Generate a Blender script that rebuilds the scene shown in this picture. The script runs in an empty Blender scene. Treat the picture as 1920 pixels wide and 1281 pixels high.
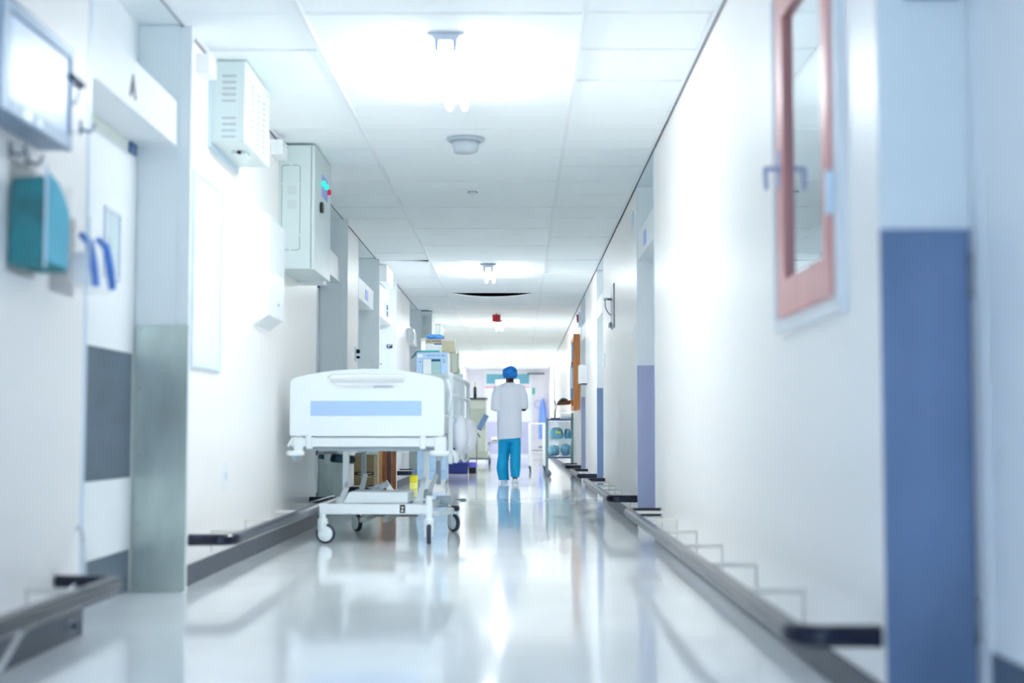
import bpy, bmesh, math, random
from mathutils import Vector, Matrix
random.seed(7)
C = bpy.context.scene.collection
S = bpy.context.scene
PI = math.pi

# ------------------------------------------------------------------ materials
def lin(c):
    return tuple((v/12.92 if v <= .04045 else ((v+.055)/1.055)**2.4) for v in c)
M = {}
def mat(name, col, rough=.5, metal=0., vary=.04, scale=8., bump=0., bscale=60., stretch=(1,1,1), spec=.5,
        alpha=1., trans=0., emit=0., ior=1.45, coat=0.):
    m = bpy.data.materials.new(name); m.use_nodes = True
    nt = m.node_tree; N = nt.nodes; L = nt.links
    b = N['Principled BSDF']
    c = lin(col)
    tc = N.new('ShaderNodeTexCoord'); mp = N.new('ShaderNodeMapping'); mp.inputs['Scale'].default_value = stretch
    L.new(tc.outputs['Object'], mp.inputs['Vector'])
    if vary > 0:
        no = N.new('ShaderNodeTexNoise'); no.inputs['Scale'].default_value = scale; no.inputs['Detail'].default_value = 4
        L.new(mp.outputs['Vector'], no.inputs['Vector'])
        r = N.new('ShaderNodeValToRGB')
        lo = tuple(max(0, v*(1-vary)) for v in c); hi = tuple(min(1, v*(1+vary)) for v in c)
        r.color_ramp.elements[0].position = .3; r.color_ramp.elements[1].position = .7
        r.color_ramp.elements[0].color = lo+(1,); r.color_ramp.elements[1].color = hi+(1,)
        L.new(no.outputs['Fac'], r.inputs['Fac']); L.new(r.outputs['Color'], b.inputs['Base Color'])
    else:
        b.inputs['Base Color'].default_value = c+(1,)
    if bump > 0:
        nb = N.new('ShaderNodeTexNoise'); nb.inputs['Scale'].default_value = bscale; nb.inputs['Detail'].default_value = 3
        L.new(mp.outputs['Vector'], nb.inputs['Vector'])
        bu = N.new('ShaderNodeBump'); bu.inputs['Strength'].default_value = bump; bu.inputs['Distance'].default_value = .01
        L.new(nb.outputs['Fac'], bu.inputs['Height']); L.new(bu.outputs['Normal'], b.inputs['Normal'])
    b.inputs['Roughness'].default_value = rough; b.inputs['Metallic'].default_value = metal
    b.inputs['Specular IOR Level'].default_value = spec; b.inputs['IOR'].default_value = ior
    b.inputs['Alpha'].default_value = alpha; b.inputs['Transmission Weight'].default_value = trans
    b.inputs['Coat Weight'].default_value = coat
    if emit > 0:
        b.inputs['Emission Color'].default_value = c+(1,); b.inputs['Emission Strength'].default_value = emit
    M[name] = m
    return m

mat('wall_paint', (.985,.972,.962), .34, vary=.012, scale=1.2, bump=.03, bscale=35)
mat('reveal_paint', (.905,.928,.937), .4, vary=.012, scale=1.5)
mat('ceiling_tile', (.968,.984,.988), .85, vary=.02, scale=55, bump=.12, bscale=160)
mat('tbar', (.94,.95,.96), .5, vary=.01)
mat('void', (.05,.06,.07), .9, vary=.2, scale=3)
mat('gap_shade_paint', (.25,.27,.36), .7, vary=.1)  # dark colour for the painted shadow line along the ceiling edge
mat('floor_vinyl', (.965,.978,.985), .085, vary=.035, scale=2.2, bump=.028, bscale=7, coat=.15)
mat('door_paint', (.925,.94,.95), .38, vary=.01)
mat('white_trim', (.90,.915,.925), .4, vary=.01)
mat('steel_sheet', (.73,.78,.765), .30, metal=.5, vary=.22, scale=5, stretch=(1,1,.35), bump=.03, bscale=4)
mat('steel_blue', (.45,.54,.68), .36, metal=.5, vary=.20, scale=3.0, stretch=(1,1,.4), bump=.03, bscale=4)
mat('steel_lav', (.66,.68,.80), .38, metal=.45, vary=.08, scale=3.0, stretch=(1,1,.4), bump=.03, bscale=4)
mat('kick_grey', (.36,.41,.47), .38, metal=.35, vary=.18, scale=5, stretch=(.5,.5,1))
mat('skirting', (.25,.28,.34), .42, vary=.12, scale=6)
mat('rubber', (.06,.09,.18), .24, vary=.15, scale=20, bump=.03, bscale=30, spec=.5)
mat('bracket', (.86,.85,.83), .45, vary=.02)
mat('cab_paint', (.82,.87,.868), .36, vary=.012)
mat('white_box', (.95,.96,.965), .33, vary=.01)
mat('slot', (.42,.46,.50), .7, vary=.05)
mat('dark_line', (.30,.33,.37), .6, vary=.05)
mat('label_blue', (.60,.67,.92), .4, vary=.03)
mat('lens_green', (.10,.85,.72), .25, vary=.02, emit=.7)
mat('lens_red', (.85,.18,.22), .3, vary=.05, emit=.15)
mat('black_plastic', (.06,.08,.12), .35, vary=.1)
mat('sensor_red', (.25,.08,.13), .25, vary=.1)
mat('chrome', (.80,.82,.84), .16, metal=1., vary=.03)
mat('grey_metal', (.55,.58,.62), .35, metal=.6, vary=.06)
mat('whiteboard', (.93,.965,.97), .14, vary=.02, scale=4)
mat('wb_frame', (.84,.90,.95), .3, metal=.2, vary=.02)
mat('ink_pink', (.93,.88,.92), .5, vary=.02)
mat('viewer_frame', (.56,.64,.72), .4, metal=.3, vary=.05)
mat('viewer_screen', (.60,.68,.80), .3, vary=.01, emit=.2)
mat('acrylic', (.93,.96,.99), .08, vary=0, alpha=.04, spec=.2)
mat('teal_sheet', (.0,.47,.50), .9, vary=.45, scale=9, bump=.5, bscale=12, spec=.05)
mat('cyan_sheet', (.36,.74,.84), .9, vary=.08, scale=12, bump=.3, bscale=12)
mat('blue_band', (.30,.53,.86), .4, vary=.12, scale=20)
mat('ink_navy', (.14,.17,.30), .5, vary=.05)
mat('sash_red', (.85,.60,.585), .32, vary=.10, scale=6, stretch=(1,1,.3))
mat('mirror', (.86,.90,.92), .015, metal=1., vary=0)
mat('glass_grey', (.80,.86,.88), .08, vary=.02, spec=.8)
mat('lamp_body', (.82,.85,.90), .4, vary=.02)
mat('lamp_holder', (.72,.78,.88), .4, vary=.02)
mat('lamp_tube', (.985,1,.995), .4, vary=0, emit=1.)
mat('bowl_glass', (.82,.86,.89), .2, vary=.02, alpha=.75)
mat('bed_plastic', (.915,.945,.953), .3, vary=.008)
mat('bed_metal', (.90,.925,.935), .32, vary=.01)
mat('bed_grey', (.70,.75,.78), .35, vary=.03)
mat('bed_blue', (.66,.77,.94), .35, vary=.01)
mat('linen', (.99,.99,.995), .7, vary=.02, bump=.25, bscale=14)
mat('grey_linen', (.80,.82,.86), .7, vary=.03, bump=.2, bscale=14)
mat('tyre', (.20,.22,.29), .5, vary=.08)
mat('poly_bag', (.98,.98,1.), .3, vary=.015, scale=10, bump=.4, bscale=16, alpha=.8)
mat('brown_light', (.66,.42,.17), .4, vary=.14, scale=8, stretch=(4,4,.5))
mat('brown_mid', (.44,.25,.11), .4, vary=.16, scale=8, stretch=(4,4,.5))
mat('brown_dark', (.30,.16,.10), .4, vary=.16, scale=8, stretch=(4,4,.5))
mat('board_wood', (.80,.52,.28), .4, vary=.14, scale=8, stretch=(4,4,.5))
mat('cardboard', (.56,.49,.36), .8, vary=.06, scale=10)
mat('cardboard_pale', (.78,.755,.65), .8, vary=.04, scale=10)
mat('ink_black', (.13,.12,.10), .6, vary=.05)
mat('cart_blue', (.72,.83,.94), .35, vary=.015)
mat('cart_edge', (.60,.72,.86), .4, vary=.02)
mat('screen_teal', (.66,.80,.80), .15, vary=.03)
mat('screen_navy', (.16,.33,.50), .2, vary=.05)
mat('paper', (.93,.95,.95), .7, vary=.015)
mat('teal_plastic', (.36,.80,.79), .3, vary=.05)
mat('green_hose', (.33,.50,.52), .4, vary=.05)
mat('purple', (.22,.12,.62), .5, vary=.05)
mat('pack_blue', (.36,.62,.93), .25, vary=.30, scale=22, bump=.4, bscale=25)
mat('yellow', (.97,.89,.16), .4, vary=.06)
mat('yellow_pale', (.95,.93,.50), .4, vary=.08)
mat('navy', (.07,.13,.42), .35, vary=.1)
mat('violet_blue', (.33,.34,.72), .35, vary=.05)
mat('crate_grey', (.56,.58,.56), .4, vary=.06)
mat('cream', (.90,.925,.895), .4, vary=.015)
mat('cream_edge', (.80,.84,.80), .4, vary=.02)
mat('green_grey', (.58,.68,.67), .4, vary=.04)
mat('dark_teal', (.14,.28,.32), .35, vary=.08)
mat('tray_blue', (.28,.42,.58), .35, vary=.06)
mat('bag_blue', (.52,.78,.88), .3, vary=.14, scale=10, bump=.5, bscale=14)
mat('cart_steel', (.52,.66,.68), .28, metal=.6, vary=.08)
mat('clear_plastic', (.88,.95,.97), .12, vary=0, alpha=.35)
mat('gown', (.48,.62,.95), .7, vary=.08, scale=10)
mat('skin', (.27,.165,.14), .5, vary=.06, scale=20)
mat('cap_blue', (.08,.47,.80), .6, vary=.20, scale=16, bump=.5, bscale=30)
mat('coat_white', (.945,.95,.985), .75, vary=.012, bump=.25, bscale=9)
mat('scrub', (.0,.63,.82), .7, vary=.06, scale=7, bump=.3, bscale=10)
mat('shoe', (.94,.95,.96), .5, vary=.02)
mat('sign_navy', (.12,.27,.42), .4, vary=.05)
mat('sign_red', (.72,.12,.16), .35, vary=.06)
mat('pink_red', (.90,.62,.66), .5, vary=.05)
mat('end_lavender', (.89,.88,.91), .45, vary=.02)
mat('kick_lav', (.74,.75,.86), .45, vary=.03)
mat('teal_glass', (.42,.66,.74), .1, vary=.12, scale=3, stretch=(.3,1,6))
mat('green_sign', (.12,.68,.56), .4, vary=.05)
mat('exit_white', (.97,.97,1.), .4, vary=0, emit=1.2)
mat('eye_white', (.9,.9,.88), .2, vary=.01)
M['lamp_tube'].node_tree.nodes['Principled BSDF'].inputs['Emission Strength'].default_value = 46

# floor: sharper ripple for polished vinyl comes from the material above

# ------------------------------------------------------------------ builders
ORG = {}                                        # world origin of each top-level thing
class MB:
    def __init__(s): s.bm = bmesh.new()
    def box(s, x0, x1, y0, y1, z0, z1, m=None):
        vs = [s.bm.verts.new((x, y, z)) for x in (x0, x1) for y in (y0, y1) for z in (z0, z1)]
        if m is not None:
            for v in vs: v.co = m @ v.co
        for f in ((0,1,3,2),(4,6,7,5),(0,4,5,1),(2,3,7,6),(0,2,6,4),(1,5,7,3)):
            s.bm.faces.new([vs[i] for i in f])
        return s
    def loft(s, rings, cap=True, smooth=True):
        R = [[s.bm.verts.new(p) for p in r] for r in rings]; n = len(R[0])
        for a, b in zip(R, R[1:]):
            for i in range(n):
                f = s.bm.faces.new((a[i], a[(i+1) % n], b[(i+1) % n], b[i])); f.smooth = smooth
        if cap:
            s.bm.faces.new(R[0][::-1]); s.bm.faces.new(R[-1])
        return s
    def tube(s, pts, r, n=10, cap=True):
        pts = [Vector(p) for p in pts]
        rs = r if isinstance(r, (list, tuple)) else [r]*len(pts)
        t0 = (pts[1]-pts[0]).normalized()
        up = Vector((0,0,1)) if abs(t0.z) < .9 else Vector((1,0,0))
        u = t0.cross(up).normalized()
        rings = []
        for i, p in enumerate(pts):
            if i == 0: t = pts[1]-pts[0]
            elif i == len(pts)-1: t = pts[-1]-pts[-2]
            else: t = (pts[i+1]-p).normalized()+(p-pts[i-1]).normalized()
            t.normalize()
            u = (u-t*u.dot(t)); u.normalize(); v = t.cross(u)
            rings.append([p+(u*math.cos(2*PI*k/n)+v*math.sin(2*PI*k/n))*rs[i] for k in range(n)])
        return s.loft(rings, cap)
    def lathe(s, prof, c, n=24, axis='z'):
        rings = []
        for r, h in prof:
            ring = []
            for k in range(n):
                a = 2*PI*k/n; q = (r*math.cos(a), r*math.sin(a), h)
                if axis == 'x': q = (q[2], q[0], q[1])
                if axis == 'y': q = (q[0], q[2], q[1])
                ring.append((c[0]+q[0], c[1]+q[1], c[2]+q[2]))
            rings.append(ring)
        return s.loft(rings)
    def prism(s, pts, h, axis='z', a0=0.):
        """outline in 2D, extruded from a0 to a0+h along axis"""
        def P3(p, t):
            return {'z': (p[0], p[1], t), 'y': (p[0], t, p[1]), 'x': (t, p[0], p[1])}[axis]
        return s.loft([[P3(p, a0) for p in pts], [P3(p, a0+h) for p in pts]], smooth=False)
    def holed(s, outer, inner, y0, y1):
        bm = s.bm; es = []
        for loop in (outer, inner):
            vs = [bm.verts.new((p[0], y0, p[1])) for p in loop]
            es += [bm.edges.new((vs[i], vs[(i+1) % len(vs)])) for i in range(len(vs))]
        g = bmesh.ops.triangle_fill(bm, use_beauty=True, use_dissolve=False, edges=es)
        fs = [f for f in g['geom'] if isinstance(f, bmesh.types.BMFace)]
        ex = bmesh.ops.extrude_face_region(bm, geom=fs)
        for v in ex['geom']:
            if isinstance(v, bmesh.types.BMVert): v.co.y = y1
        return s
    def build(s, name, material, parent=None, bevel=0., seg=2, org=None, smooth=False, extra=None):
        bmesh.ops.recalc_face_normals(s.bm, faces=s.bm.faces)
        if parent is not None:
            o0 = ORG[parent.name]
        elif org is not None: o0 = Vector(org)
        else:
            xs = [v.co.x for v in s.bm.verts]; ys = [v.co.y for v in s.bm.verts]; zs = [v.co.z for v in s.bm.verts]
            o0 = Vector(((min(xs)+max(xs))/2, (min(ys)+max(ys))/2, min(zs)))
        for v in s.bm.verts: v.co -= o0
        if smooth:
            for f in s.bm.faces: f.smooth = True
        me = bpy.data.meshes.new(name); s.bm.to_mesh(me); s.bm.free()
        me.materials.append(M[material] if isinstance(material, str) else material)
        o = bpy.data.objects.new(name, me); C.objects.link(o)
        if parent is not None: o.parent = parent
        else: o.location = o0
        ORG[o.name] = o0
        if bevel > 0:
            b = o.modifiers.new('bevel', 'BEVEL'); b.width = bevel; b.segments = seg; b.limit_method = 'ANGLE'
            b.angle_limit = math.radians(40)
        if extra:
            for k, v in extra.items(): o[k] = v
        return o

def tag(o, label, cat, group=None):
    o['label'] = label; o['category'] = cat
    if group: o['group'] = group
    return o
def thing(name, loc, label, cat, group=None):
    o = bpy.data.objects.new(name, None); C.objects.link(o); o.location = loc; o.empty_display_size = .1
    ORG[o.name] = Vector(loc)
    return tag(o, label, cat, group)
def struct(o, label=None, cat=None):
    o['kind'] = 'structure'
    if label: o['label'] = label
    if cat: o['category'] = cat
    return o
def text(name, body, size, material, parent, loc, face, sx=1., bold=0.):
    cu = bpy.data.curves.new(name, 'FONT'); cu.body = body; cu.size = size; cu.align_x = 'CENTER'; cu.align_y = 'CENTER'
    cu.extrude = .001; cu.offset = bold
    t = bpy.data.objects.new(name, cu)
    C.objects.link(t); bpy.context.view_layer.update()
    me = bpy.data.meshes.new_from_object(t.evaluated_get(bpy.context.evaluated_depsgraph_get()))
    bpy.data.objects.remove(t); bpy.data.curves.remove(cu)
    rot = {'left': Matrix.Rotation(PI/2,4,'Z')@Matrix.Rotation(PI/2,4,'X'), 'right': Matrix.Rotation(-PI/2,4,'Z')@Matrix.Rotation(PI/2,4,'X'),
           'cam': Matrix.Rotation(PI/2,4,'X')}[face]
    me.transform(Matrix.Translation(Vector(loc)-ORG[parent.name])@rot@Matrix.Diagonal((sx,1,1,1)))
    me.materials.clear(); me.materials.append(M[material])
    o = bpy.data.objects.new(name, me); C.objects.link(o); o.parent = parent
    ORG[o.name] = ORG[parent.name]
    return o
def rrect(x0, x1, y0, y1, r, n=5):
    pts = []
    for cx, cy, a in ((x1-r,y0+r,-PI/2),(x1-r,y1-r,0),(x0+r,y1-r,PI/2),(x0+r,y0+r,PI)):
        for k in range(n+1):
            t = a+PI/2*k/n; pts.append((cx+r*math.cos(t), cy+r*math.sin(t)))
    return pts

# ------------------------------------------------------------------ the setting
XL, XR, H, YE, YB = -1.53, .885, 2.545, 42.0, -3.0
DL, DR = -1.716, 1.108                          # door planes in the recesses
LREC = [(5.01,6.33),(10.72,12.2),(13.5,15.0),(15.4,17.1),(19.85,21.4)]
RREC = [(2.1,3.47),(9.25,10.63),(14.9,16.12),(18.9,20.2)]

w = MB()
y = YB
for a, b in LREC:
    w.box(XL-.4, XL, y, a, 0, H+.25); w.box(XL-.4, DL-.045, a, b, 0, H+.25); y = b
w.box(XL-.4, XL, y, YE+.3, 0, H+.25)
struct(w.build('wall_left', 'wall_paint', org=(XL,0,0)), 'long off-white wall on the left with recessed doors', 'wall')
w = MB(); y = YB
for a, b in RREC:
    w.box(XR, XR+.4, y, a, 0, H+.25); w.box(DR+.045, XR+.4, a, b, 0, H+.25); y = b
w.box(XR, XR+.4, y, YE+.3, 0, H+.25)
struct(w.build('wall_right', 'wall_paint', org=(XR,0,0)), 'long off-white wall on the right with recessed doors', 'wall')
struct(MB().box(XL-.4, XR+.4, YE, YE+.2, 0, H+.25).build('wall_end', 'end_lavender', org=(0,YE,0)), 'pale lavender wall closing the far end of the corridor', 'wall')
struct(MB().box(XL-.45, XR+.45, YB-.3, YE+.3, -.12, 0).build('floor', 'floor_vinyl', org=(0,0,0)), 'polished pale grey vinyl corridor floor', 'floor')

fl = bpy.data.objects['floor']
for ys in (14.2, 18.6, 27.0): MB().box(XL+.015, XR-.012, ys-.006, ys+.006, -.002, .0006).build('weld_seam', 'cart_edge', fl)
# ceiling: boxed tiles in three columns, a dark void above, T-bars and an edge angle
c = MB()
c.box(XL-.4, XR+.4, YB, YE+.2, H+.25, H+.32)
P0, PT = 6.77, .603
cols = [(-1.503,-.972),(-.948,.278),(.302,.862)]
k0 = int((YB-P0)//PT); k1 = int((YE-P0)//PT)+1
for k in range(k0, k1):
    for ci, (a, b) in enumerate(cols):
        y0, y1 = P0+k*PT+.006, P0+(k+1)*PT-.006
        if y1 > YE: y1 = YE
        if (ci == 1 and k == 20) or (ci == 0 and k == 14):
            n, q = 16, 8
            def sag(x, t):
                u = (x-a)/(b-a)
                if ci == 1: return .058*math.sin(PI*min(1,max(0,(u-.03)/.92)))**.8*(1-t)**1.6
                return .022*u**2.5*(1-t)**1.6
            rings = []
            top, bot = [], []
            for j in range(q+1):
                t = j/q; yy = y0+(y1-y0)*t
                xs = [a+(b-a)*i/n for i in range(n+1)]
                rings.append([(x, yy, H-sag(x,t)) for x in xs]+[(x, yy, H+.014-sag(x,t)) for x in xs[::-1]])
            c.loft(rings, smooth=False)
        else:
            dz = random.uniform(0, .007)
            c.box(a, b, y0, y1, H+dz, H+.022)
ceil = c.build('ceiling', 'ceiling_tile', org=(0,0,H))
struct(ceil, 'white mineral tile ceiling with one sagging tile', 'ceiling')
v = MB().box(XL-.39, XR+.39, YB, YE+.2, H+.23, H+.249)
v.build('ceiling_void', 'void', ceil)
tb = MB()
for x in (-.96, .29): tb.box(x-.0125, x+.0125, YB, YE, H-.004, H+.004)
tb.build('tile_rail', 'tbar', ceil)
eb = MB().box(XL+.012, -1.497, YB, YE, H-.004, H+.002).box(.856, XR-.012, YB, YE, H-.004, H+.002)
eb.build('edge_angle', 'tbar', ceil)
shade_strip = MB().box(XL+.001, XL+.012, YB, YE, H-.001, H+.02).box(XR-.012, XR-.001, YB, YE, H-.001, H+.02)  # dark strips standing in for the shade where ceiling edge meets wall
shade_strip.build('gap_shade_strip', 'gap_shade_paint', ceil)
sf = MB()
for a, b in LREC: sf.box(DL-.05, XL, a, b, H, H+.05)
for a, b in RREC: sf.box(XR, DR+.05, a, b, H, H+.05)
sf.build('recess_soffit', 'reveal_paint', ceil)

# skirtings
sk = MB(); y = YB
for a, b in LREC: sk.box(XL, XL+.012, y, a-.01, 0, .092); y = b+.06
sk.box(XL, XL+.012, y, YE, 0, .092)
struct(sk.build('baseboard_left', 'skirting', org=(XL,0,0), bevel=.003), 'dark grey skirting along the left wall', 'baseboard')
sk = MB(); y = YB
for a, b in RREC: sk.box(XR-.01, XR, y, a-.01, 0, .092); y = b+.03
sk.box(XR-.01, XR, y, YE, 0, .092)
struct(sk.build('baseboard_right', 'skirting', org=(XR,0,0), bevel=.003), 'dark grey skirting along the right wall', 'baseboard')

DN, TN = [0], [0]
def nd(): DN[0] += 1; return 'door_%d' % DN[0]
def nt_(): TN[0] += 1; return 'trim_%d' % TN[0]
# ---- left recesses
def lrec(a, b, clad='steel_sheet', head=True, headtop=2.19, sign=None, desc=''):
    d = MB().box(DL-.042, DL, a+.01, b-.01, .005, 1.935).build(nd(), 'door_paint', org=(DL,(a+b)/2,0), bevel=.003)
    struct(d, 'white flush door in the %s recess of the left wall' % desc, 'door')
    MB().box(DL-.002, DL+.004, a+.05, b-.05, .507, 1.05).build('kick_plate', 'kick_grey', d, bevel=.001)
    MB().box(DL-.002, DL+.004, a+.05, b-.05, .01, .19).build('kick_plate', 'kick_grey', d, bevel=.001)
    wy = (a+b)/2+.17
    f = MB().box(DL-.002, DL+.003, wy, wy+.215, 1.355, 1.63).build('vision_panel', 'glass_grey', d)
    fr = MB()
    for q in ((wy-.012, wy+.008, 1.345, 1.642), (wy+.207, wy+.227, 1.345, 1.642)): fr.box(DL-.002, DL+.008, *q)
    for q in ((1.345,1.36),(1.626,1.642)): fr.box(DL-.002, DL+.008, wy+.008, wy+.207, *q)
    fr.build('panel_bead', 'lamp_body', f)
    tr = MB().box(DL-.045, DL-.006, a, b, 1.937, 1.99).build('frame_head', 'cream', d)
    MB().box(DL-.008, DL+.006, b-.13, b-.03, 1.938, 1.985).build('closer_block', 'tray_blue', d, bevel=.002)
    bk = MB().box(DL-.044, DL-.004, a, b, 1.99, H).build(nt_(), 'reveal_paint', org=(DL,(a+b)/2,1.99))
    struct(bk, 'pale panel above the door in the %s left recess' % desc, 'trim')
    if head:
        h = MB().box(DL-.004, XL-.008, a+.001, b-.001, 1.988, headtop).build(nt_(), 'white_trim', org=(XL,(a+b)/2,1.988), bevel=.002)
        struct(h, 'white boxed header across the %s left recess' % desc, 'trim')
    else: h = None
    ar = MB().box(XL-.003, -1.477, b+.0, b+.04, 0, H-.006).box(DL, XL, b-.006, b+.001, 1.18, H-.002).build(nt_(), 'reveal_paint', org=(XL,b,0), bevel=.002)
    struct(ar, 'pale jamb on the far side of the %s left recess' % desc, 'trim')
    pl = MB().box(DL+.004, -1.474, b-.012, b-.004, .0, 1.18).build(nt_(), clad, org=(XL,b,0), bevel=.001)
    struct(pl, 'worn steel sheet on the far jamb of the %s left recess' % desc, 'trim')
    sc = MB()
    for zz in (1.165, .9, .6, .3, .03): sc.lathe([(.004,0),(.004,-.003)], (DL+.03, b-.012, zz), 8, 'y')
    sc.build('screw', 'grey_metal', pl)
    gd = MB().box(XL-.006, XL+.003, a-.03, a+.0015, 0, H-.006).build(nt_(), 'wb_frame', org=(XL,a,0))
    struct(gd, 'thin metal edge strip on the near corner of the %s left recess' % desc, 'trim')
    return d, h
names = ['nearest','second','third','fourth','fifth']
hs = []
for i, (a, b) in enumerate(LREC):
    hs.append(lrec(a, b, headtop=2.19 if i != 3 else H-.01, desc=names[i])[1])
text('letter', 'A', .118, 'ink_navy', hs[0], (XL-.006, 5.585, 2.075), 'left', 1.0, .006)
text('letter', 'B', .10, 'ink_navy', hs[1], (XL-.006, 11.3, 2.09), 'left')
MB().box(XL-.008, XL-.004, 14.18, 14.42, 2.03, 2.13).build('number_plate', 'label_blue', hs[2])
s1 = MB().box(XL-.008, XL-.002, 16.25, 16.72, 2.03, 2.19).build('number_plate', 'wb_frame', hs[3])
MB().box(XL-.002, XL, 16.4, 16.58, 2.045, 2.105).box(XL-.002, XL, 16.4, 16.58, 2.12, 2.175).build('lettering', 'sign_navy', s1)
# ---- right recesses
def rrec(a, b, clad, desc):
    d = MB().box(DR, DR+.042, a+.01, b-.01, .005, 1.935).build(nd(), 'door_paint', org=(DR,(a+b)/2,0), bevel=.003)
    struct(d, 'white flush door in the %s recess of the right wall' % desc, 'door')
    MB().box(DR-.004, DR+.002, a+.05, b-.06, .01, .19).build('kick_plate', 'kick_grey', d, bevel=.001)
    MB().box(DR-.006, DR+.01, b-.10, b-.03, .005, 1.345).build('edge_guard', 'white_trim', d, bevel=.004)
    hg = MB()
    for zz in (1.08, .25): hg.tube([(DR-.006,b-.016,zz-.05),(DR-.006,b-.016,zz+.05)], .008, 8)
    hg.build('hinge', 'grey_metal', d)
    bk = MB().box(DR+.004, DR+.044, a, b, 1.937, H).build(nt_(), 'reveal_paint', org=(DR,(a+b)/2,1.937))
    struct(bk, 'pale panel above the door in the %s right recess' % desc, 'trim')
    h = MB().box(XR+.008, DR+.004, a+.001, b-.001, 1.988, 2.19).build(nt_(), 'white_trim', org=(XR,(a+b)/2,1.988), bevel=.002)
    struct(h, 'white boxed header across the %s right recess' % desc, 'trim')
    ar = MB().box(XR, DR, b-.006, b+.002, 1.2, H-.002).box(XR+.06, XR+.075, b-.009, b-.005, 1.2, H-.003).build(nt_(), 'reveal_paint', org=(XR,b,0))
    struct(ar, 'pale jamb on the far side of the %s right recess' % desc, 'trim')
    pl = MB().box(XR-.002, DR-.006, b-.012, b-.004, .09, 1.2).build(nt_(), clad, org=(XR,b,0), bevel=.001)
    struct(pl, 'blue-grey metal sheet on the far jamb of the %s right recess' % desc, 'trim')
    sc = MB()
    for zz in (1.18, .75, .3): sc.lathe([(.004,0),(.004,-.003)], ((XR+DR)/2, b-.012, zz), 8, 'y')
    sc.build('screw', 'grey_metal', pl)
    gd = MB().box(XR-.003, XR+.006, a-.02, a+.001, 0, H-.006).build(nt_(), 'wb_frame', org=(XR,a,0))
    struct(gd, 'thin metal edge strip on the near corner of the %s right recess' % desc, 'trim')
    return d, h, pl
rh = [rrec(a, b, ['steel_blue','steel_lav','steel_blue','steel_lav'][i], ['nearest','second','third','fourth'][i]) for i, (a, b) in enumerate(RREC)]
MB().box(XR+.006, XR+.009, 9.9, 10.12, 2.03, 2.13).build('number_plate', 'label_blue', rh[1][1])

# ---- red-framed hatch window in the right wall
wy0, wy1, wz0, wz1 = 3.82, 4.79, 1.03, 2.20
wn = MB()
wn.box(XR-.024, XR, wy0, wy1, wz0, wz0+.045).box(XR-.024, XR, wy0, wy0+.055, wz0+.045, wz1-.03).box(XR-.024, XR, wy1-.012, wy1, wz0+.045, wz1-.03).box(XR-.024, XR, wy0, wy1, wz1-.03, wz1)
win = struct(wn.build('window_1', 'white_trim', org=(XR,4.3,wz0)), 'red-framed hatch window in a white surround on the right wall', 'window')
sx0, sx1 = XR-.036, XR-.001
sy0, sy1, sz0, sz1 = wy0+.055, 4.655, wz0+.045, wz1-.055
wn = MB().box(XR-.012, XR-.001, sy1, wy1-.012, wz0+.045, wz1-.03).build('reveal_strip', 'white_trim', win)
sa = MB()
sa.box(sx0, sx1, sy1-.125, sy1, sz0, sz1).box(sx0, sx1, sy0, sy0+.085, sz0, sz1)
sa.box(sx0, sx1, sy0+.085, sy1-.125, sz0, sz0+.115).box(sx0, sx1, sy0+.085, sy1-.125, sz1-.10, sz1)
sash = sa.build('sash', 'sash_red', win)
MB().box(XR-.018, XR-.004, sy0+.084, sy1-.124, sz0+.114, sz1-.099).build('pane', 'mirror', sash)
hd = MB().box(sx0-.006, sx0, sy1-.072, sy1-.045, 1.50, 1.62)
hd.tube([(sx0-.004, sy1-.058, 1.56), (sx0-.045, sy1-.058, 1.56)], .009, 10)
hd.tube([(sx0-.045, sy1-.058, 1.565), (sx0-.046, sy1-.06, 1.55), (sx0-.043, sy1-.062, 1.49)], [.009,.009,.007], 10)
hd.build('lever_handle', 'lamp_holder', sash, bevel=.002)
MB().box(XR-.046, XR-.024, sy0-.02, sy0+.006, 1.30, 1.42).build('stay', 'wb_frame', win, bevel=.003)

# plaque high on the nearest right reveal
tag(MB().box(.949, 1.087, 3.45, 3.4635, 1.774, 1.92).build('wall_plaque', 'tray_blue', bevel=.002), 'dark blue plaque high on the jamb of the nearest right recess', 'plaque')

# ---- far end: door with transom
ye = YE-.001
ed = MB().box(-1.04, .40, ye-.05, ye, 0, 2.50).build(nd(), 'white_trim', org=(-.3,YE,0), bevel=.004)
struct(ed, 'white double door with teal transom glass at the far end', 'door')
MB().box(-.96, .30, ye-.06, ye-.045, 2.12, 2.41).build('transom_glass', 'teal_glass', ed)
MB().box(-1.0, .34, ye-.058, ye-.045, .02, 2.07).build('door_leaf', 'door_paint', ed)
MB().box(-1.0, .34, ye-.064, ye-.056, .05, 1.0).build('kick_plate', 'kick_lav', ed)
MB().box(-1.0, -.55, ye-.064, ye-.056, 2.0, 2.045).box(.02, .32, ye-.064, ye-.056, 2.0, 2.045).build('red_stripe', 'pink_red', ed)
t = thing('exit_sign', (-.34, YE-.14, 2.06), 'lit white box sign hung in front of the teal transom glass', 'sign')
MB().box(-.70, .02, YE-.16, YE-.07, 2.07, 2.245).build('sign_box', 'white_box', t, bevel=.01)
MB().box(-.67, -.01, YE-.164, YE-.159, 2.09, 2.225).build('lit_face', 'exit_white', t)
struct(MB().box(.42, XR-.02, ye-.03, ye, 1.0, 1.035).build(nt_(), 'cream_edge', bevel=.004), 'thin handrail on the far end wall right of the door', 'trim')
tag(MB().box(.37, .47, ye-.02, ye, 1.82, 2.0).build('green_sign', 'green_sign', bevel=.004), 'small green sign on the far end wall beside the door', 'sign')
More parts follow.
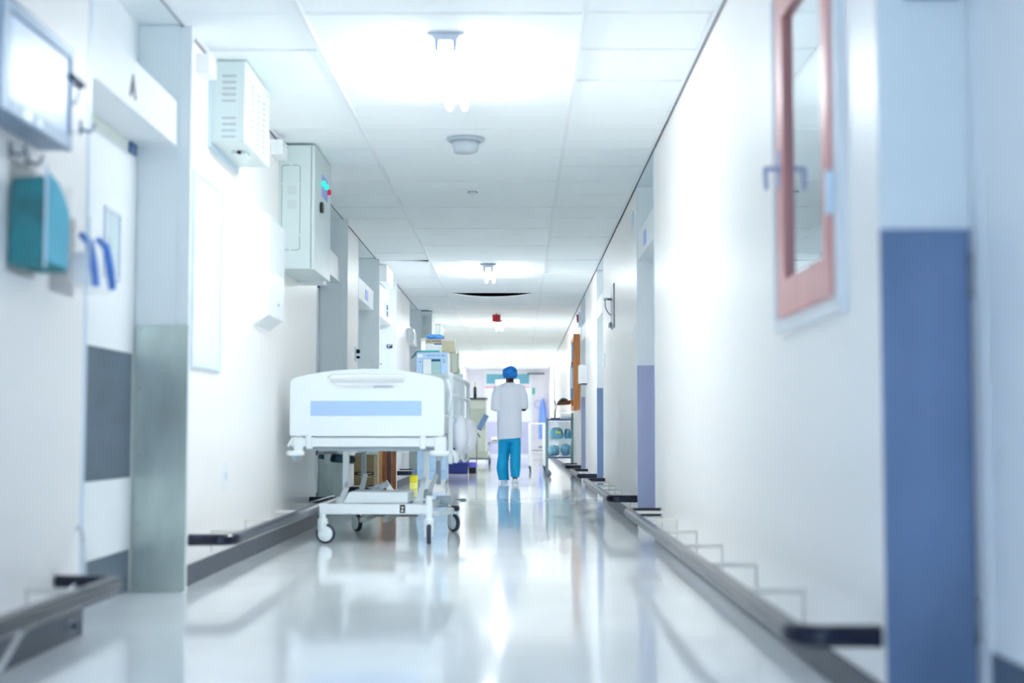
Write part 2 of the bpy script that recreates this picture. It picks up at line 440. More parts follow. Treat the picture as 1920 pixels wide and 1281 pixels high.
r_ = MB(); r_.tube([(.58+.115*math.cos(2*PI*k/28), ye-.015, 1.52+.115*math.sin(2*PI*k/28)) for k in range(29)], .016, 8)
tag(r_.build('wall_ring', 'kick_lav'), 'pale round ring fixed to the far end wall', 'ring')
tag(MB().box(.25, .75, ye-.14, ye-.06, 2.40, 2.44).build('curtain_track', 'dark_line', bevel=.004), 'dark curtain track high across the far right corner', 'track')
for xx, zz, lb in ((.55,.13,'long black doorstop bar low on the far end wall'),(.66,.26,'short grey bar just above the long black bar at the far end')):
    hw = .16 if zz < .2 else .08
    tag(MB().box(xx-hw, xx+hw, ye-.05, ye, zz-.02, zz+.02).build('stop_bar', 'black_plastic' if zz < .2 else 'grey_metal', bevel=.004), lb, 'bar')
g = MB(); rings = []
for zz, rx in ((1.68,.02),(1.6,.05),(1.4,.085),(1.1,.10),(.8,.105),(.5,.10)):
    rings.append([(.70+rx*(math.cos(a)*(1+.15*math.sin(5*a))), 41.85+.06*math.sin(a)*(1+.2*math.cos(4*a)), zz) for a in [2*PI*k/20 for k in range(20)]])
g.loft(rings)
tag(g.build('hanging_gown', 'gown'), 'blue gown hanging on the far end wall by the right corner', 'gown')

# ------------------------------------------------------------------ lights
def tube_light(yn, label, xc=-.338):
    t = thing('ceiling_light', (xc, yn+.62, H), label, 'light', 'twin-tube lights along the ceiling')
    yf = yn+1.25
    pr = [(-.089,0),(.089,0),(.082,-.012),(.062,-.02),(.05,-.038),(-.05,-.038),(-.062,-.02),(-.082,-.012)]
    MB().prism([(xc+p[0], H-.003+p[1]) for p in pr], yf-yn, 'y', yn).build('lamp_body', 'lamp_body', t, bevel=.003)
    for s in (-1, 1):
        MB().tube([(xc+s*.042, yn+.035, H-.068), (xc+s*.042, yf-.035, H-.068)], .0165, 14).build('tube', 'lamp_tube', t)
        for yy in (yn, yf-.028):
            MB().prism([(xc+s*.042+p[0], H+p[1]) for p in ((-.012,-.035),(.012,-.035),(.012,-.08),(.006,-.09),(-.006,-.09),(-.012,-.08))], .028, 'y', yy).build('lamp_holder', 'lamp_holder', t, bevel=.003)
    MB().tube([(xc+.089,yn+.05,H-.014),(xc+.089,yf-.05,H-.014)], .0022, 6).build('edge_wire', 'wb_frame', t)
    return t
for yn, lb in ((6.45,'twin-tube ceiling light nearest in view, beyond the A recess'),
               (15.52,'second twin-tube ceiling light, just before the sagging tile'),
               (23.4,'third twin-tube ceiling light, behind the red hanging sign'),
               (32.9,'fourth twin-tube ceiling light, above the blue cap'),
               (37.8,'added farthest twin-tube light that brightens the corridor end, right above the blue cap')):  # last fixture is added, put in to brighten the far end
    tube_light(yn, lb)

# bowl downlight, detector, red sign
t = thing('downlight', (-.336, 8.84, H), 'silver bowl fitting on the ceiling behind the nearest twin-tube light', 'light')
MB().lathe([(.0,0),(.119,-.001),(.119,-.012),(.104,-.022),(.09,-.022),(.09,-.004)], (-.336,8.84,H), 32).build('flange', 'bed_grey', t)
MB().lathe([(.09,-.01),(.084,-.05),(.076,-.082),(.068,-.09),(.0,-.09)], (-.336,8.84,H), 32).build('bowl', 'bowl_glass', t, smooth=True)
def detector(x, y, lb):
    t = thing('smoke_detector', (x, y, H), lb, 'detector', 'round detectors on the ceiling')
    MB().lathe([(0,0),(.048,-.001),(.048,-.012),(.04,-.018),(0,-.018)], (x,y,H), 24).build('base', 'white_box', t)
    MB().lathe([(.036,-.018),(.034,-.034),(.026,-.042),(0,-.044)], (x,y,H), 24).build('chamber', 'white_trim', t)
    f = MB()
    for k in range(12):
        a = 2*PI*k/12
        f.box(-.004,.004,.0325,.037,-.033,-.021, Matrix.Translation((x,y,H))@Matrix.Rotation(a,4,'Z'))
    f.build('vent_slot', 'slot', t)
detector(-.35, 10.69, 'white round smoke detector on the ceiling behind the silver bowl')
t = thing('hanging_sign', (-.35, 22.07, H), 'small red box sign hanging from the ceiling mid-corridor', 'sign')
MB().tube([(-.35,22.07,H-.001),(-.35,22.07,H-.02)], .012, 10).build('stem', 'grey_metal', t)
MB().prism([(-.35+p[0], H-.02+p[1]) for p in ((-.062,0),(.062,0),(.066,-.02),(.062,-.055),(.068,-.11),(-.068,-.11),(-.062,-.055),(-.066,-.02))], .1, 'y', 22.02).build('box', 'sign_red', t, bevel=.004)

# ------------------------------------------------------------------ bumper rails
def arc(c, r, a0, a1, n=6): return [(c[0]+r*math.cos(a0+(a1-a0)*k/n), c[1]+r*math.sin(a0+(a1-a0)*k/n)) for k in range(n+1)]
def sweep_rect(mb, path, hw, z0, z1):
    rings = []
    for i, p in enumerate(path):
        p = Vector(p); a = Vector(path[max(0,i-1)]); b = Vector(path[min(len(path)-1,i+1)])
        t = (b-a).normalized(); n = Vector((-t.y, t.x))
        q0, q1 = p+n*hw, p-n*hw; e = .010
        m0, m1 = p+n*(hw-e), p-n*(hw-e)
        rings.append([(m0.x,m0.y,z0),(q0.x,q0.y,z0+e),(q0.x,q0.y,z1-e),(m0.x,m0.y,z1),(m1.x,m1.y,z1),(q1.x,q1.y,z1-e),(q1.x,q1.y,z0+e),(m1.x,m1.y,z0)])
    mb.loft(rings)
    for f in mb.bm.faces: f.smooth = False
def rail(side, y0, y1, label, br=None, ends=(True, True)):
    xw = XL if side == 'L' else XR; s = 1 if side == 'L' else -1
    t = thing('bumper_rail', (xw, (y0+y1)/2, .18), label, 'rail', 'low bumper rails along both walls')
    r = .065; xo = .205
    pts = []
    if ends[0]: pts += [(0.002, y0+.025)] + arc((xo-r, y0+.025+r), r, -PI/2, 0)
    else: pts += [(xo, y0)]
    if ends[1]: pts += arc((xo-r, y1-.025-r), r, 0, PI/2) + [(0.002, y1-.025)]
    else: pts += [(xo, y1)]
    m = MB(); sweep_rect(m, [(xw+s*p[0], p[1]) for p in pts], .025, .18, .232)
    m.build('rail_bar', 'rubber', t)
    for yb in br or []:
        b = MB()
        b.box(min(xw,xw+s*.185), max(xw,xw+s*.185), yb-.014, yb+.014, .203, .219)
        b.box(min(xw,xw+s*.008), max(xw,xw+s*.008), yb-.002, yb+.002, .11, .203)
        b.build('bracket', 'bracket', t, bevel=.0015)
    return t
rail('L', -1.0, 4.76, 'dark bumper rail in the left foreground below the lit viewing box', [0.9,1.8,2.7,3.6,4.45], (False, True))
rail('L', 6.6, 10.45, 'dark bumper rail on the left wall under the whiteboard, black end nearest', [7.1,7.98,8.86,9.74])
rail('L', 12.3, 13.35, 'short dark bumper rail seen under the bed with the cardboard carton on it', [12.6,13.1])
rail('L', 17.25, 18.3, 'short dark bumper rail above the yellow bin behind the bed', [17.6,18.1])
rail('R', 3.5, 8.95, 'long dark bumper rail in the right foreground with a black near end', [4.456,5.336,6.22,7.1,7.99,8.8])
rail('R', 10.65, 14.68, 'second dark bumper rail on the right wall, under the steel wall bracket', [11.3,12.2,13.1,14.0])
rail('R', 16.15, 18.3, 'third dark bumper rail on the right wall, under the white dispenser', [16.7,17.5])
rail('R', 20.3, 21.7, 'farthest dark bumper rail on the right wall, beside the blue bag trolley', [20.8,21.3])

# ------------------------------------------------------------------ left wall fittings, near to far
# x-ray viewing box
t = thing('viewing_box', (XL, 4.2, 1.6), 'lit viewing box in a grey frame high on the left wall', 'viewing box')
f = MB().box(XL, -1.4535, 3.872, 4.498, 1.602, 1.925)
f.build('case', 'viewer_frame', t, bevel=.006)
MB().box(-1.455, -1.438, 3.945, 4.478, 1.648, 1.895).build('lit_screen', 'viewer_screen', t, bevel=.004)
fr = MB()
for q in ((3.87,3.945,1.60,1.93),(4.478,4.50,1.60,1.93)): fr.box(-1.453,-1.43,*q)
fr.box(-1.453,-1.43,3.945,4.478,1.60,1.648).box(-1.453,-1.43,3.945,4.478,1.895,1.93)
fr.build('front_frame', 'viewer_frame', t, bevel=.004)
MB().box(-1.43,-1.427,4.05,4.11,1.612,1.636).build('switch', 'wb_frame', t)
MB().box(-1.43,-1.427,4.16,4.20,1.612,1.636).build('switch', 'wb_frame', t)
# clip with loop
cxx, cyy = -1.44, 4.545
t = thing('wall_clip', (cxx, cyy, 1.80), 'small dark clip with a clear loop at the right end of the viewing box', 'clip')
MB().box(cxx-.012, cxx+.018, cyy-.07, cyy+.06, 1.828, 1.85).box(cxx-.012, cxx, cyy-.02, cyy+.02, 1.845, 1.862).build('clip_head', 'ink_navy', t, bevel=.006)
MB().tube([(cxx,cyy+q,1.795+w_) for q, w_ in ((-.05,.036),(-.043,.012),(-.02,-.022),(0,-.032),(.015,-.022),(.038,.012),(.045,.036))], .0035, 8).build('loop', 'viewer_frame', t)
MB().prism([(cyy-.043,1.828),(cyy-.036,1.81),(cyy-.015,1.78),(cyy,1.772),(cyy+.012,1.78),(cyy+.033,1.81),(cyy+.04,1.828)], .006, 'x', cxx-.006).build('tag', 'white_box', t)
def hook(y, z, lb, m='grey_metal'):
    t = thing('wall_hook', (XL, y, z), lb, 'hook', 'small hooks on the left wall')
    MB().box(XL, XL+.005, y-.014, y+.014, z-.01, z+.04).build('plate', m, t, bevel=.002)
    MB().tube([(XL+.004,y,z+.012),(XL+.026,y,z+.0),(XL+.042,y,z+.004),(XL+.05,y,z+.03)], [.006,.006,.006,.005], 8).build('prong', m, t)
hook(4.22, 1.535, 'grey hook under the viewing box, nearer one')
hook(4.37, 1.535, 'grey hook under the viewing box, farther one')
hook(4.90, 1.75, 'small hook at the wall edge below the dark clip', 'viewer_frame')
# acrylic dispensers
def acr(y0, y1, x1, z0, z1, lb):
    t = thing('wall_dispenser', (XL, (y0+y1)/2, z0), lb, 'dispenser', 'clear dispensers on the left wall')
    a = MB()
    a.box(XL, XL+.003, y0, y1, z0-.01, z1+.06).box(x1-.003, x1, y0, y1, z0, z1).box(XL+.003, x1-.003, y0, y0+.003, z0, z1).box(XL+.003, x1-.003, y1-.003, y1, z0, z1).box(XL+.003, x1-.003, y0+.003, y1-.003, z0, z0+.004)
    a.build('clear_case', 'acrylic', t)
    e = MB().box(x1-.006, x1+.001, y0-.001, y0+.006, z0, z1+.03)
    e.build('case_edge', 'wb_frame', t, bevel=.001)
    return t
ta = acr(4.21, 4.46, -1.412, 1.195, 1.475, 'clear wall dispenser packed with teal theatre sheets')
b = MB(); n = 26
rings = []
for j in range(9):
    u = j/8; yy = 4.222+.222*u
    zt = 1.468-.05*u-.03*math.sin(2.2*u*PI)*u
    ring = []
    for p in rrect(XL+.006, -1.424, 1.203, zt, .012, 4):
        ring.append((p[0]+.003*math.sin(40*p[1]+9*u), yy+.004*math.sin(30*p[1]), p[1]+(.006*math.sin(60*p[0]+14*u) if p[1] > 1.3 else 0)))
    rings.append(ring)
b.loft(rings)
b.build('folded_sheets', 'teal_sheet', ta)
MB().prism([(4.232,1.22),(4.44,1.215),(4.446,1.39),(4.39,1.44),(4.33,1.47),(4.232,1.49)], .006, 'x', -1.4225).build('front_sheet', 'cyan_sheet', ta, bevel=.002)
tb2 = acr(4.60, 4.86, -1.40, 1.175, 1.375, 'clear wall dispenser with blue straps hanging by the door edge')
for yy, dx in ((4.66,0),(4.78,.02)):
    MB().tube([(-1.45+dx,yy,1.36),(-1.42+dx,yy+.01,1.33),(-1.412+dx,yy+.03,1.26),(-1.408+dx,yy+.05,1.19)], [.01,.014,.014,.012], 8).build('blue_strap', 'blue_band', tb2)
b = MB(); b.lathe([(0,0),(.03,.0),(.045,.03),(.05,.08),(.035,.11),(0,.12)], (-1.455,4.72,1.19), 14); b.build('white_pad', 'linen', tb2)
# whiteboard
t = thing('whiteboard', (XL, 6.9, 1.0), 'faint whiteboard hanging on the left wall beside the A recess', 'whiteboard')
MB().box(XL+.001, XL+.01, 6.59, 7.20, 1.015, 1.925).build('writing_surface', 'whiteboard', t)
fr = MB()
for q in ((6.575,6.592,1.005,1.935),(7.198,7.215,1.005,1.935)): fr.box(XL+.001,XL+.016,*q)
for q in ((1.005,1.022),(1.918,1.935)): fr.box(XL+.001,XL+.016,6.592,7.198,*q)
fr.build('frame', 'wb_frame', t, bevel=.002)
ink = MB()
for k, zz in enumerate((1.78,1.74,1.70,1.60,1.56,1.52,1.48)):
    ink.box(XL+.0095, XL+.0107, 6.64, 6.64+.28-.05*(k % 3), zz, zz+.01)
ink.build('handwriting', 'ink_pink', t)
# junction boxes at ceiling
def jbox(y0, y1, x1, z0, z1, lb):
    t = thing('junction_box', (XL, (y0+y1)/2, z0), lb, 'junction box', 'white junction boxes under the ceiling')
    MB().box(XL, x1, y0, y1, z0, z1).build('box_body', 'white_box', t, bevel=.005)
    MB().lathe([(.004,0),(.004,.002)], (x1, y1-.03, z1-.02), 8, 'x').build('screw', 'dark_line', t)
jbox(6.64, 6.79, -1.465, 2.405, 2.50, 'small white box under the ceiling just before the louvred unit')
jbox(8.66, 8.86, -1.455, 2.41, 2.505, 'small white box under the ceiling just before the tall grey panel box')
jbox(15.5, 16.3, -1.447, 2.35, 2.535, 'larger white box under the ceiling above the door numbered 59')
# louvred unit
def louvre_unit(y0, y1, x1, z0, z1, lb, sensor=True):
    t = thing('louvred_unit', (XL, (y0+y1)/2, z0), lb, 'vent unit', 'louvred units on the left wall')
    MB().box(XL, XL+.014, y0-.012, y1+.02, z0-.03, z1-.03).build('back_plate', 'wb_frame', t, bevel=.002)
    ca = MB().box(XL+.012, x1, y0, y1, z0, z1).build('casing', 'cab_paint', t, bevel=.004)
    cx = (XL+x1)/2+.012
    for zs in ([z1-.075-.031*k for k in range(5)], [z1-.285-.031*k for k in range(4)]):
        sl = MB()
        for zz in zs: sl.tube([(cx-.035,y0-.0005,zz),(cx+.033,y0-.0005,zz)], .0022, 6)
        sl.build('louvre', 'slot', t)
    L_ = y1-y0
    for c_ in range(3):
        s2 = MB()
        for k in range(10):
            zz = z1-.085-.029*k-.006*c_
            ys = y0+L_*(.24+.23*c_)
            s2.box(x1-.0005, x1+.0012, ys, ys+L_*.10, zz-.003, zz+.003)
        s2.build('slot_column', 'slot', t)
    for yy in (y0+.1*L_, y1-.1*L_): MB().lathe([(.006,0),(.006,.003)], (x1,yy,z1-.03), 8, 'x').build('screw', 'grey_metal', t)
    if sensor:
        p = MB().box(x1-.11, x1-.035, y0+.22, y0+.34, z0-.018, z0+.001).build('sensor', 'cab_paint', t, bevel=.004)
        MB().lathe([(.012,0),(.012,-.004),(.008,-.007),(0,-.008)], (x1-.07,y0+.22,z0-.008), 12, 'y').build('lens', 'sensor_red', p)
louvre_unit(6.92, 7.60, -1.35, 2.13, 2.535, 'white louvred unit under the ceiling above the whiteboard')
louvre_unit(21.46, 22.2, -1.315, 2.12, 2.53, 'distant louvred unit under the ceiling above the blue machine')
# electrical cabinets
def cabinet(y0, y1, x1, z0, z1, lb, full=True):
    t = thing('panel_cabinet', (XL, (y0+y1)/2, z0), lb, 'cabinet', 'tall grey panel boxes on the left wall')
    MB().box(XL+.002, x1-.024, y0, y1, z0, z1).build('case', 'cab_paint', t, bevel=.003)
    d = MB().box(x1-.020, x1, y0-.004, y1+.004, z0-.004, z1).build('door', 'cab_paint', t, bevel=.004)
    MB().box(x1-.026, x1-.019, y0+.003, y1-.003, z0+.003, z1-.003).build('seal', 'dark_line', t)
    h = MB(); yh = y0+(y1-y0)*.36
    h.prism(rrect(yh-.045, yh+.045, z0+.40, z0+.47, .03, 4), .018, 'x', x1)
    h.build('handle', 'black_plastic', d, bevel=.004)
    MB().box(x1, x1+.002, y0+(y1-y0)*.42, y0+(y1-y0)*.78, z0+.52, z0+.665).build('label_plate', 'label_blue', d)
    for yy, mm in ((y0+(y1-y0)*.44,'lens_green'),(y0+(y1-y0)*.62,'lens_green'),(y0+(y1-y0)*.80,'lens_red')):
        MB().lathe([(.019,0),(.019,.014),(.014,.022),(0,.024)], (x1+.001,yy,z0+.605-(.012 if mm == 'lens_red' else 0)), 14, 'x').build('indicator', mm, d)
    g = MB()
    ol = rrect(XL+.018, XL+.135, z0+.12, z1-.13, .018, 5); ol = ol+[ol[0]]
    g.tube([(p[0], y0-.0005, p[1]) for p in ol], .0018, 6, cap=False)
    g.build('inspection_panel', 'slot', t)
    for zc in (z0+.50, z0+.41):
        dt = MB()
        for i in range(7):
            for j in range(6):
                xx, zz = XL+.056+.0085*i, zc-.022+.0095*j
                dt.box(xx, xx+.0032, y0-.0008, y0+.0003, zz, zz+.0032)
        dt.build('perforation', 'slot', t)
    sc = MB()
    for q in ((XL+.076,z1-.128),(XL+.02,z1-.25),(XL+.132,z1-.25),(XL+.02,z0+.22),(XL+.132,z0+.22),(XL+.076,z0+.122)):
        sc.lathe([(.004,0),(.004,-.003)], (q[0],y0,q[1]), 8, 'y')
    sc.build('screw', 'white_box', t)
    MB().box(XL+.002, x1-.05, y1+.005, y1+.18, z0-.01, z0+.13).build('cable_box', 'white_box', t, bevel=.003)
cabinet(8.985, 9.75, -1.302, 1.74, 2.535, 'tall grey panel box with green and red lamps on the left wall')
cabinet(24.2, 24.95, -1.33, 1.74, 2.535, 'distant grey panel box under the ceiling behind the cardboard box')
# sloped dispenser
t = thing('towel_dispenser', (XL, 8.4, 1.317), 'white sloping paper towel dispenser on the left wall below the panel box', 'dispenser')
MB().prism([(XL,1.317),(-1.437,1.378),(-1.437,1.945),(XL,2.02)], .53, 'y', 8.14).build('cover', 'white_box', t, bevel=.006)
MB().lathe([(.008,0),(.008,.003)], (-1.437,8.46,1.46), 10, 'x').build('lock', 'slot', t)
def splate(side, y0, y1, z0, z1, lb, m='white_box'):
    xw = XL if side == 'L' else XR; s = 1 if side == 'L' else -1
    t = thing('switch_plate', (xw, (y0+y1)/2, z0), lb, 'switch', 'small plates on the walls')
    MB().box(min(xw,xw+s*.009), max(xw,xw+s*.009), y0, y1, z0, z1).build('plate', m, t, bevel=.002)
    MB().box(min(xw+s*.008,xw+s*.014), max(xw+s*.008,xw+s*.014), (y0+y1)/2-.015, (y0+y1)/2+.015, (z0+z1)/2-.02, (z0+z1)/2+.02).build('rocker', 'wb_frame', t, bevel=.002)
splate('L', 7.35, 7.45, .40, .55, 'faint socket plate low on the left wall beyond the whiteboard')
splate('R', 10.8, 10.95, 1.39, 1.52, 'white switch plate on the right wall just past the second steel jamb')
splate('R', 14.62, 14.82, 1.37, 1.51, 'small switch plate on the right wall before the third steel jamb')
splate('R', 10.85, 10.98, 2.26, 2.40, 'thin plate high on the right wall just past the second recess', 'wb_frame')
# keyed lock plate on left wall between recesses 2 and 3
t = thing('key_plate', (XL, 13.3, 1.55), 'narrow plate with black knobs on the left wall above the bed', 'key plate')
MB().box(XL, XL+.006, 13.22, 13.42, 1.36, 1.50).build('plate', 'wb_frame', t, bevel=.002)
for zz, r in ((1.46,.02),(1.405,.013)):
    MB().lathe([(r,0),(r,.02),(r*.6,.03),(0,.032)], (XL+.006,13.34,zz), 12, 'x').build('knob', 'black_plastic', t)
# wall organiser and number sign in the fourth recess
yy = 17.1-.013
t = thing('leaflet_rack', (-1.66, yy, 1.2), 'clear leaflet rack on the jamb of the fourth left recess', 'rack')
MB().box(-1.712, -1.64, yy-.05, yy, 1.20, 1.78).build('clear_panel', 'acrylic', t)
for zz in (1.52, 1.30):
    MB().tube([(-1.708,yy-.052,zz+.025),(-1.675,yy-.052,zz+.005),(-1.642,yy-.052,zz-.008)], .004, 8).build('wire', 'dark_line', t)
t = thing('number_sign', (-1.555, yy, 1.715), 'small navy door number sign reading 59', 'sign')
MB().box(-1.588, -1.523, yy-.01, yy, 1.712, 1.757).build('plate', 'sign_navy', t, bevel=.002)
text('digits', '59', .042, 'white_box', t, (-1.556, yy-.012, 1.735), 'cam', 1.1, .0012)
# small exit-type box at fifth recess
t = thing('small_cabinet', (XL, 19.7, 1.95), 'small white wall box with a teal edge before the fifth left recess', 'cabinet')
MB().box(XL, -1.45, 19.5, 19.8, 1.93, 2.13).build('box_body', 'white_box', t, bevel=.005)
MB().box(-1.452, -1.445, 19.49, 19.55, 1.97, 2.08).build('teal_edge', 'teal_plastic', t)
# tall locker far on the left
t = thing('tall_locker', (-1.44, 31.6, 0), 'tall cream locker with a dark green edge far down the left wall', 'locker')
MB().box(XL+.02, -1.36, 31.6, 32.4, 0.08, 2.45).build('carcass', 'cream', t, bevel=.005)
MB().box(-1.362, -1.335, 31.57, 32.4, 0.02, 2.50).build('edge_post', 'green_grey', t, bevel=.004)
MB().box(XL+.03, -1.37, 31.585, 31.605, .10, 2.02).build('lower_panel', 'crate_grey', t, bevel=.003)
MB().box(-1.335, -1.32, 31.8, 31.95, 1.95, 2.12).build('teal_sticker', 'green_sign', t)

# ------------------------------------------------------------------ right wall fittings
t = thing('wall_bracket', (XR, 13.35, 1.66), 'steel wall bracket with a lever high on the right wall', 'bracket')
MB().prism([(13.1,1.67),(13.45,1.67),(13.5,1.74),(13.5,2.0),(13.42,2.08),(13.1,2.08)], .012, 'x', XR-.012).build('plate', 'grey_metal', t, bevel=.003)
MB().tube([(XR-.012,13.35,1.95),(XR-.06,13.35,1.955),(XR-.085,13.35,1.95)], .012, 10).build('arm', 'chrome', t)
MB().tube([(XR-.075,13.35,1.95),(XR-.072,13.35,1.88),(XR-.05,13.35,1.83),(XR-.02,13.35,1.80)], .006, 8).build('lever', 'chrome', t)
MB().lathe([(.028,0),(.028,-.02),(.018,-.028),(0,-.03)], (XR-.012,13.4,1.71), 14, 'x').build('boss', 'chrome', t)
t = thing('notice_board', (XR, 19.7, 1.05), 'brown wooden notice board edge-on at the right wall above the trolley', 'notice board')
MB().box(.835, XR-.001, 20.62, 21.85, 1.05, 2.10).build('backing', 'board_wood', t)
fr = MB()
fr.box(.79,XR-.001,20.55,20.64,1.03,2.12).box(.80,XR-.001,21.83,21.92,1.03,2.12).box(.80,XR-.001,20.64,21.83,1.03,1.10).box(.80,XR-.001,20.64,21.83,2.05,2.12)
fr.build('frame', 'board_wood', t, bevel=.004)
for k, (ya, yb2, za, zb) in enumerate(((20.8,21.3,1.75,2.0),(20.75,21.2,1.35,1.65),(21.25,21.7,1.2,1.7))):
    MB().box(.776,.836,ya,yb2,za,zb).build('pinned_paper', 'cart_edge' if k != 1 else 'cart_blue', t)
t = thing('soap_dispenser', (XR, 18.45, 1.3), 'white dispenser box on the right wall in front of the brown board', 'dispenser')
MB().box(.775, XR, 18.3, 18.62, 1.33, 1.57).build('cover', 'white_box', t, bevel=.012)
MB().box(.80, XR-.01, 18.33, 18.55, 1.315, 1.331).build('outlet', 'slot', t)
t = thing('alarm_point', (XR, 20.5, 2.3), 'small dark red alarm box high on the right wall', 'alarm')
MB().box(.855, XR, 20.35, 20.6, 2.22, 2.42).build('plate', 'wb_frame', t, bevel=.004)
MB().box(.835, .857, 20.36, 20.5, 2.28, 2.38).build('button', 'sign_red', t, bevel=.004)
MB().box(.833, .857, 20.5, 20.58, 2.32, 2.40).build('lever', 'black_plastic', t, bevel=.004)
# brown wall shelf with black pouch
t = thing('wall_shelf', (XR, 21.5+1.0, 1.1), 'brown tilted wooden shelf on the right wall above the trolley', 'shelf')
MB().prism([(.60,1.155),(.60,1.125),(.81,1.135),(.845,1.215)], .30, 'y', 22.4).build('tray', 'brown_mid', t, bevel=.003)
MB().box(.835, XR, 22.5, 22.6, 1.14, 1.24).build('bracket', 'board_wood', t)
b = MB(); rings = []
for k in range(9):
    u = k/8; xx = .605+.17*u; zb = 1.157+.06*(xx-.60)/.245; hh = .012+.05*math.sin(PI*min(1,u*1.05))**.7
    rings.append([(xx, 22.42+.2*(j/8), zb+.002+hh*math.sin(PI*j/8)**.4*(1 if j % 9 else 1)) for j in range(9)]+[(xx, 22.42+.2*(1-j/8), zb+.001) for j in range(9)])
b.loft(rings)
tag(b.build('black_pouch', 'black_plastic'), 'black pouch lying on the brown wall shelf', 'pouch')

# ------------------------------------------------------------------ hospital bed
B = thing('hospital_bed', (-.957, 8.95, 0), 'white wheeled hospital bed parked along the left wall', 'bed')
yf = 8.95
outer = [(-1.443,.69),(-1.435,.678),(-.478,.678),(-.470,.69)]
cr = []
outer += [(-.470,1.0)] + [(-.470-.05+.05*math.cos(a), 1.005+.045*math.sin(a)) for a in [PI/2*k/6 for k in range(1,6)]]
for k in range(0, 15):
    x = -.53-(1.383-.53)*k/14
    outer.append((x, 1.052+.049*(1-((x+.957)/.43)**2)**.9))
outer += [(-1.443+.05-.05*math.sin(a), 1.005+.045*math.cos(a)) for a in [PI/2*k/6 for k in range(1,6)]] + [(-1.443,1.0)]
inner = []
for p in [(-1.205,1.045),(-1.19,1.06),(-1.165,1.066),(-.957,1.068),(-.745,1.066),(-.725,1.06),(-.713,1.045),(-.722,1.022),(-.75,1.0),(-.79,.987),(-.85,.983),(-.957,.982),(-1.06,.983),(-1.125,.987),(-1.165,1.0),(-1.195,1.022)]:
    inner.append(p)
fp = MB().holed(outer, inner, yf, yf+.03).build('foot_panel', 'bed_plastic', B, bevel=.006, seg=3)
lp = inner+[inner[0]]
MB().tube([(p[0], yf-.0005, p[1]) for p in [(-.957+(q[0]+.957)*1.03, 1.025+(q[1]-1.025)*1.12) for q in lp]], .004, 6, cap=False).build('grip_rim', 'bed_plastic', fp)
MB().box(-1.312,-.611,yf-.003,yf+.001,.806,.90).build('blue_band', 'bed_blue', fp, bevel=.001)
MB().box(-1.436,-.463,yf+.005,yf+.045,.611,.668).build('end_rail', 'bed_metal', B, bevel=.004)
for a, b_ in ((-1.338,-1.303),(-.622,-.588)):
    MB().box(a,b_,yf-.008,yf+.05,.597,.69).build('clamp', 'bed_metal', B, bevel=.005)
for xc, st, rr in ((-1.405,(-1.415,-1.36),.059),(-.497,(-.53,-.455),.066)):
    d = MB().lathe([(0,-.017),(rr*.8,-.017),(rr*.96,-.010),(rr,0),(rr*.96,.010),(rr*.8,.017),(0,.017)], (xc,yf+.0,.571), 28).build('corner_roller', 'bed_plastic', B, smooth=True)
    MB().box(st[0],st[1],yf-.015,yf+.05,.585,.672).build('roller_mount', 'bed_metal', B, bevel=.006)
    MB().lathe([(.022,-.03),(.022,0)], (xc,yf,.555), 14).build('roller_bolt', 'bed_grey', d)
MB().prism([(-1.462,.615),(-1.445,.612),(-1.41,.66),(-1.43,.672)], .05, 'y', yf).build('gusset', 'bed_metal', B, bevel=.003)
# deck frame and mattress
fr = MB()
fr.box(-1.43,-1.39,yf+.04,10.95,.60,.655).box(-.525,-.485,yf+.04,10.95,.60,.655)
for y_ in (9.3,9.8,10.4,10.9): fr.box(-1.39,-.525,y_,y_+.05,.585,.64)
fr.box(-1.28,-.47,yf+.10,yf+.13,.582,.606)
fr.build('deck_frame', 'bed_grey', B, bevel=.003)
MB().box(-1.41,-.50,yf+.05,10.93,.66,.685).build('deck', 'bed_metal', B, bevel=.004)
MB().box(-1.40,-.51,yf+.06,10.90,.685,.83).build('mattress', 'linen', B, bevel=.04, seg=4)
MB().holed([(-1.44,.66),(-.475,.66),(-.475,1.15),(-1.44,1.15)], [(-1.2,1.04),(-1.2,1.10),(-.72,1.10),(-.72,1.04)], 10.93, 10.96).build('head_panel', 'bed_plastic', B, bevel=.006)
pl = MB(); rings = []
for k in range(9):
    u = k/8; hh = .10*math.sin(PI*(.08+.84*u))**.5
    rings.append([(-.957+.36*math.copysign(abs(math.cos(a))**.6,math.cos(a)), 10.42+.42*u, .905+hh*math.copysign(abs(math.sin(a))**.7,math.sin(a))) for a in [2*PI*j/20 for j in range(20)]])
pl.loft(rings); pil = tag(pl.build('pillow', 'linen', smooth=True), 'white pillow lying at the head of the bed', 'pillow')
fb = MB()
for k in range(4):
    z0_ = .8315+.063*k; dx_ = (.0,.012,-.01,.006)[k]
    fb.prism(rrect(9.10+dx_*.5, 9.52, z0_, z0_+.062, .028, 5), .66, 'x', -1.29+dx_)
tag(fb.build('folded_blanket', 'linen', bevel=.008), 'folded white blanket on the mattress seen through the grip slot', 'blanket')
tag(MB().box(-.93,-.80,9.06,9.094,.8315,1.0).build('grey_packet', 'grey_linen', bevel=.01), 'grey packet standing against the blanket, bottom right of the grip slot', 'packet')
